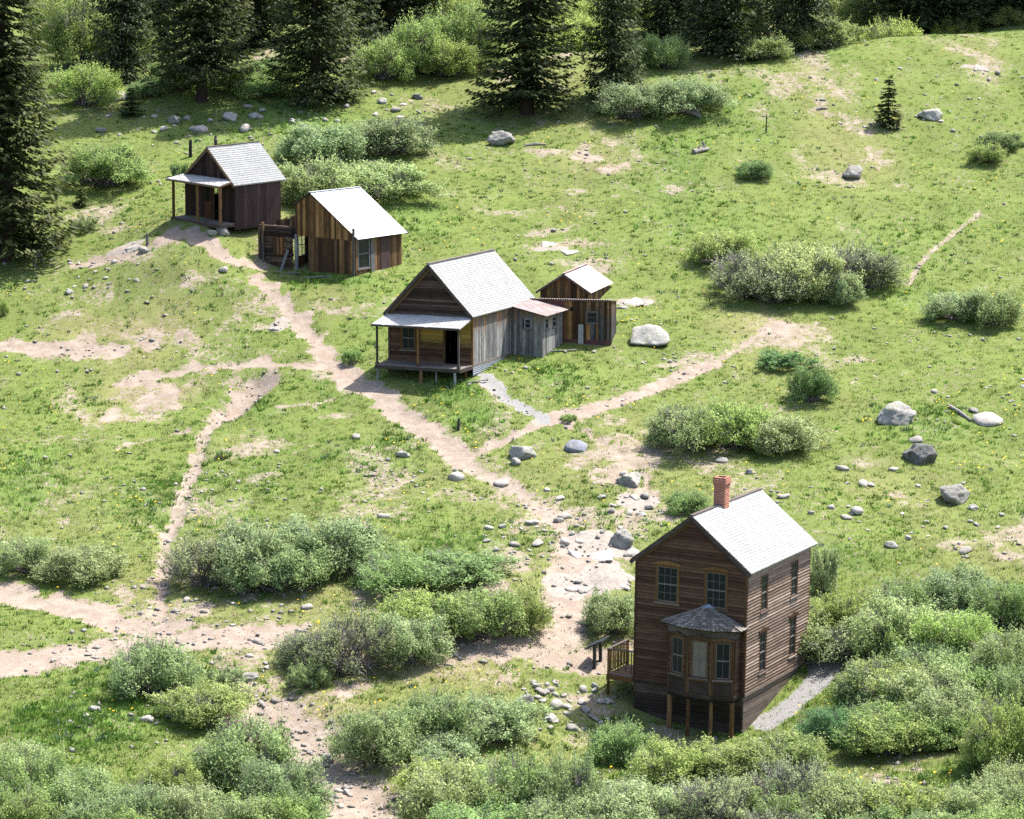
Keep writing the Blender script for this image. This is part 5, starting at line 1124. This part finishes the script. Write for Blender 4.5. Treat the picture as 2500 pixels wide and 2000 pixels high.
# ------------------------------------------------------------------ boulders, stones and small things
def rock_mesh(seed, mat, sub=3, flat=.7, blocky=.5):
    r=np.random.default_rng(seed); import bmesh
    bm=bmesh.new(); bmesh.ops.create_icosphere(bm,subdivisions=sub,radius=1); V=np.array([v.co[:] for v in bm.verts]); F=[[v.index for v in f.verts] for f in bm.faces]; bm.free()
    D=V.copy(); rad=np.ones(len(V))
    for _ in range(int(13+8*r.random())):
        n=r.normal(size=3); n/=np.linalg.norm(n); h=.42+.38*r.random(); dt=V@n; rad=np.where(dt*rad>h,h/np.maximum(dt,1e-3),rad)
    V=V*rad[:,None]
    Wp=V+.25*np.sin(V[:,[1,2,0]]*4+r.random(3)*6)
    nz=sum(a*(1-2*np.abs(np.sin(Wp@(r.normal(size=3)*f)+r.random()*6))) for a,f in ((.05,1.3),(.05,2.2),(.035,4),(.03,7),(.02,11),(.015,17)))
    V=V*(1+nz)[:,None]; V=V*np.array([1,.8+.2*r.random(),flat]); V/=np.abs(V).max(0)/np.array([1,.85,flat])
    return np_mesh('rock',V,np.array(F),mat,smooth=False)
ROCKS=[rock_mesh(300+i,M['rock'],4,.62+.12*(i%3)) for i in range(5)]; PALE=[rock_mesh(320+i,M['rock_pale'],2,.5+.15*(i%3)) for i in range(6)]; DARK=rock_mesh(361,M['rock_dark'],4,.6); BLUE=rock_mesh(340,M['rock_blue'],3,.5); FLAT=[rock_mesh(350+i,M['rock_pale'],4,.2) for i in range(3)]
GREYS=[rock_mesh(330+i,M['rock'],3,.55+.12*(i%3)) for i in range(4)]
def place(me,name,x,y,z,sx,sy,sz,label,cat,group=None,rz=None,sink=.25):
    o=link(bpy.data.objects.new(name,me)); o.location=(x,y,z+sz*(1-2*sink)*.55); o.scale=(sx,sy,sz); e_=.6; hx=gh(np.array([x-e_,x+e_,x,x]),np.array([y,y,y-e_,y+e_])); nrm=Vector((-(hx[1]-hx[0])/(2*e_),-(hx[3]-hx[2])/(2*e_),1)).normalized()
    q=nrm.to_track_quat('Z','Y').to_matrix()@Matrix.Rotation(rz if rz is not None else random.uniform(-.5,.5)+(math.pi if random.random()<.5 else 0),3,'Z')@Matrix.Rotation(random.uniform(-.1,.1),3,'X'); o.rotation_euler=q.to_euler(); tag(o,label,cat,group); return o
def boulder(cx,cy,w,h,me,label,sink=.2,name='boulder',group=None,cat='boulder'):
    cx,cy,w,h=cx*K,cy*K,w*K,h*K; x,y,z=ground_at(cx,cy+h*.36); d=y/_c; s=w/FPX*d/2*1.04; flat=max(abs(v.co.z) for v in me.vertices); sz=h/FPX*d/2/flat*1.05
    o=place(me,name,x,y,z,s,s,sz,label,cat,group,sink=sink); o.location.z=z+sz*flat*(.32 if name=='boulder' else -.1); return o
boulder(1055,288,66,40,ROCKS[0],'white topped boulder in the grass by the large dense spruce')
boulder(1797,360,56,32,ROCKS[1],'flat-topped grey boulder alone on the open slope')
boulder(1960,237,58,28,ROCKS[2],'broad grey boulder near the small lone spruce')
boulder(1353,704,108,44,ROCKS[3],'long lichened boulder beside the patched shed')
boulder(1887,866,92,50,ROCKS[4],'large rounded pale boulder on the right-hand meadow'.replace('right-hand ','open '))
boulder(1940,950,82,50,DARK,'dark cracked boulder ringed by yellow flowers')
boulder(2005,1034,84,50,ROCKS[1],'lichen green boulder on the stony meadow above the thicket')
boulder(2080,880,62,22,PALE[1],'low pale slab next to the bleached log')
boulder(1100,948,64,40,ROCKS[2],'rounded grey boulder beside the trail fork')
boulder(1205,936,60,32,BLUE,'blue grey boulder with reddish base')
boulder(1325,1006,64,38,ROCKS[0],'sharp edged pale boulder inside the small loop trail')
boulder(1310,1130,58,46,ROCKS[4],'round boulder resting on bare bedrock above the house')
boulder(963,1000,38,26,PALE[0],'pale block at the edge of the trail bend')
boulder(808,1083,32,18,PALE[2],'small white boulder alone in the lower grass')
boulder(1665,98,30,26,GREYS[1],'grey boulder on the skyline below the crest spruces')
boulder(300,525,32,22,PALE[3],'white boulder on bare ground beside a short post')
boulder(473,487,26,22,PALE[4],'white stone in front of the small cabin porch'); boulder(445,487,26,18,GREYS[2],'grey stone in front of the small cabin porch')
boulder(372,250,36,24,ROCKS[3],'rounded boulder at the edge of the spruce shade'); boulder(250,203,42,22,PALE[5],'pale boulder under the spruces near the dark sapling')
boulder(485,243,40,22,GREYS[3],'grey boulder under the broad spruce'); boulder(537,240,36,18,GREYS[0],'smaller grey boulder under the dense conical spruce')
boulder(418,268,44,18,PALE[0],'flat pale rock below the broad spruce'); boulder(1055,1015,34,16,PALE[1],'long pale rock along the narrow trail')
boulder(1085,970,28,20,GREYS[1],'small angular rock touching the rounded grey boulder'); boulder(1175,1093,26,16,GREYS[2],'angular grey rock pair stone below the trail')
boulder(1120,1098,28,14,GREYS[3],'angular grey rock in the grass below the trail'); boulder(1205,1240,36,14,PALE[2],'flat pale stone at the trail bend')
boulder(646,1275,28,16,PALE[3],'grey white stone below the big sage thicket'); boulder(522,1423,44,20,ROCKS[1],'rounded rock on the stony gully head')
boulder(1160,1510,44,22,ROCKS[0],'angular boulder on the rubble slope below the sign'); boulder(1205,1528,38,22,GREYS[0],'dark angular boulder on the rubble slope below the sign')
boulder(1105,1470,44,36,ROCKS[2],'tall boulder half hidden by the willow over the gully'); boulder(850,955,30,18,GREYS[1],'grey stone in the lush grass below the porch cabin')
boulder(750,918,22,16,GREYS[2],'small dark stone in the grass west of the main trail'); boulder(2050,862,24,14,GREYS[3],'small stone at the end of the bleached log'); boulder(1930,925,34,14,PALE[5],'reddish grey slab next to the dark cracked boulder')
boulder(145,612,22,14,GREYS[0],'grey stone on the grass near the left meadow shrub'.replace('left ','')); boulder(470,565,20,18,PALE[4],'white cobble beside the cabin path'); boulder(75,532,32,16,ROCKS[4],'grey boulder near the young bushy spruce')
boulder(880,202,24,16,GREYS[1],'dark boulder on the slope under the tall willows'); boulder(805,212,26,16,GREYS[2],'grey boulder near the dense conical spruce shade'); boulder(700,1590,44,22,ROCKS[3],'rock ledge on the eroded gully side')
boulder(200,1490,26,18,GREYS[3],'grey rock in lush grass below the lower trail'); boulder(308,1510,32,20,PALE[0],'pale rock beside the olive willow'); boulder(1665,960,0.1,0.1,PALE[0],'x') if False else None
boulder(1580,990,26,18,GREYS[0],'dark stone between the long pale willows and the chimney'); boulder(1520,968,34,14,GREYS[2],'flat grey stone in front of the long pale willows')
# bedrock slabs on the trail above the house
g='bedrock slabs above the tall house'
for cx,cy,w,h in ((1230,1128,90,26),(1275,1165,110,30),(1210,1165,60,20),(1330,1160,80,26),(1290,1218,120,30),(1225,1232,90,24),(1180,1242,60,16),(1350,1080,46,18),(1335,1045,40,16),(1395,1075,50,16),(1340,632,80,24),(1310,645,40,12),(580,690,46,14),(280,520,70,14),(1150,515,60,8),(1200,528,60,10),(2060,142,60,12)):
    lab='flat pale bedrock slab on the worn ground above the house' if cy>1000 else 'flat pale bedrock patch breaking through the upper meadow'
    boulder(cx,cy,w*.75,h*.6,random.choice(FLAT),lab,name='bedrock_slab',group=g if cy>1000 else 'bedrock patches of the upper meadow',cat='slab')
# stones, one by one (regions read off the photograph: cx,cy,rx,ry,count,min px,max px,label,group)
rs=random.Random(9)
REG=[(1800,1090,330,110,44,11,38,'small granite stone lying in the flowery grass uphill of the house','stones uphill of the house'),
 (1270,1040,130,80,24,11,34,'pale stone lying around the loop trail above the bedrock','stones around the loop trail'),
 (650,240,260,70,36,10,28,'whitish stone on the grass below the big spruces','stones below the spruces'),
 (330,270,180,40,20,8,30,'whitish stone among the rock scatter by the dark sapling','stones by the dark sapling'),
 (1180,1490,110,60,44,11,36,'angular rubble stone on the bare slope beside the stoop','rubble beside the stoop'),
 (470,1280,180,45,24,7,20,'pale stone on the worn ground at the trail fork','stones at the trail fork'),
 (560,1420,80,70,22,9,26,'pale stone at the head of the gully','stones at the gully head'),
 (740,1640,70,70,22,10,28,'loose stone on the gully floor','stones in the gully'),
 (1120,1130,120,40,22,10,34,'angular stone in the grass beside the bedrock','stones beside the bedrock'),
 (2000,180,170,80,18,7,18,'small white stone on the upper slope near the crest','stones near the crest'),
 (1900,240,230,50,14,8,18,'small pale stone around the lone little spruce','stones around the little spruce'),
 (250,1490,220,40,18,9,24,'grey stone in the lush grass of the lower meadow','stones in the lower meadow'),
 (180,560,180,60,18,9,24,'grey stone on the meadow below the tallest spruce','stones below the tallest spruce'),
 (800,1000,280,90,14,8,18,'small stone in the grass below the porch cabin trail','stones below the cabin trail'),
 (1450,800,200,60,10,7,16,'small stone along the dry side trail','stones along the side trail'),
 (2050,800,110,120,12,9,20,'scattered grey stone on the grassy slope under the steep trail','stones under the steep trail'),
 (300,740,120,30,10,8,18,'stone on the eroded bank of the old pit','stones on the eroded bank'),
 (1330,700,90,50,5,7,14,'small pale stone by the sheds','stones by the sheds')]
for cx,cy,rx,ry,n,mn,mx,lab,grp in REG:
    for i in range(n):
        a=rs.uniform(0,6.283); q=math.sqrt(rs.random()); px,py=cx+math.cos(a)*rx*q,cy+math.sin(a)*ry*q
        x,y,z=ground_at(px*K,py*K)
        if in_buildings(np.array([x]),np.array([y]))[0]: continue
        w=mn+(mx-mn)*rs.random()**2.2; s=w*K/FPX*y/2
        place(rs.choice(PALE+PALE+GREYS),'stone',x,y,z,s,s*rs.uniform(.7,1),s*rs.uniform(.55,.9),lab,'stone',grp,rs.uniform(0,6.28))
# posts, logs, sign
def post(px,py,h_px,w,label,name='wooden_post',lean=.03):
    x,y,z=ground_at(px*K,py*K); hh=h_px*K/FPX*y
    V,F=tube_vf([(0,0,-.2),(lean*.4,0,hh*.5),(lean,.01,hh)],[w,w*.95,w*.85],8,.06); o=mesh_obj(name,V,F,M['grey_dark'],None); o.location=(x,y,z); tag(o,label,'post'); return o
post(401,331,36,.13,'weathered grey post standing behind the small cabin'); post(310,516,24,.09,'short leaning post beside the white boulder on bare ground'); post(965,906,26,.08,'short dark stake in the grass below the porch cabin'); post(1613,280,38,.05,'thin upright stake alone on the open grass slope')
def log(x0,y0,x1,y1,rad,label,name='fallen_log',branches=0):
    a=Vector(ground_at(x0*K,y0*K)); b=Vector(ground_at(x1*K,y1*K)); m=(a+b)/2+Vector((0,0,.05)); up=Vector((0,0,rad*.7))
    V,F=tube_vf([a+up-a,m+up-a,b+up-a],[rad,rad*.9,rad*.6],7,.12); o=mesh_obj(name,V,F,M['deadwood']); o.location=a; tag(o,label,'log')
    for i in range(branches):
        t=random.uniform(.1,.9); p=(b-a)*t+up; d=Vector((random.uniform(-.5,.5),random.uniform(-.5,.5),random.uniform(.3,.9)))
        tube('branch_stub',[p,p+d*.7],[rad*.5,rad*.2],M['deadwood'],o,5,.1)
log(1998,858,2044,888,.12,'bleached fallen log lying across the meadow near the pale slab'); log(1442,238,1475,250,.22,'grey driftwood log under the sage willows',branches=4); log(1460,324,1492,318,.2,'gnarled dead stump lying on the open slope','dead_stump',5)
log(1105,308,1150,306,.1,'thin fallen branch in the shade of the large spruce'); log(1465,553,1510,556,.14,'dead grey branches at the edge of the slope thicket','dead_branches',3); log(1720,232,1742,230,.1,'short pale log piece on the open slope')
def sign():
    x,y,z=ground_at(1258*K,1400*K); o=empty('information_sign',(x,y,z)); o.rotation_euler=(0,0,R(-110)); tag(o,'black angled information panel on two posts beside the stoop','sign')
    for sx in (-1,1): box('sign_post',(sx*.42-.07,sx*.42+.07,-.06,.06,-.3,.98),M['sign'],o)
    V,F=beam_vf((0,-.36,.82),(0,.36,1.2),1.25,.06); mesh_obj('panel',V,F,M['sign'],o); V,F=beam_vf((0,-.31,.886),(0,.31,1.213),1.12,.012); mesh_obj('panel_print',V,F,M['sign_face'],o)
sign()

g='fallen boards around the old buildings'
for b,x,y,a,l,w,lab in ((CAB3,3.2,-.6,.5,1.3,.16,'broken grey board lying by the porch cabin corner'),(CAB3,3.0,-1.1,1.3,.9,.12,'short broken board beside the porch steps corner'),(CAB3,5.3,7.2,.2,1.5,.18,'grey plank lying in grass before the patched shed'),(BARN,.3,-1.0,.3,1.8,.2,'plank lying in the grass before the barn'),(BARN,-1.9,-.9,-.5,1.1,.16,'short plank lying by the barn doorway')):
    p=bw(b,x,y,0); z=float(gh(np.array([p.x]),np.array([p.y]))[0]); V,F=beam_vf((-l/2,0,.05),(l/2,.03,.09),w,.035); o=mesh_obj('fallen_board',V,F,M['grey_plain']); o.location=(p.x,p.y,z); o.rotation_euler=(0,0,a); tag(o,lab,'board',g)
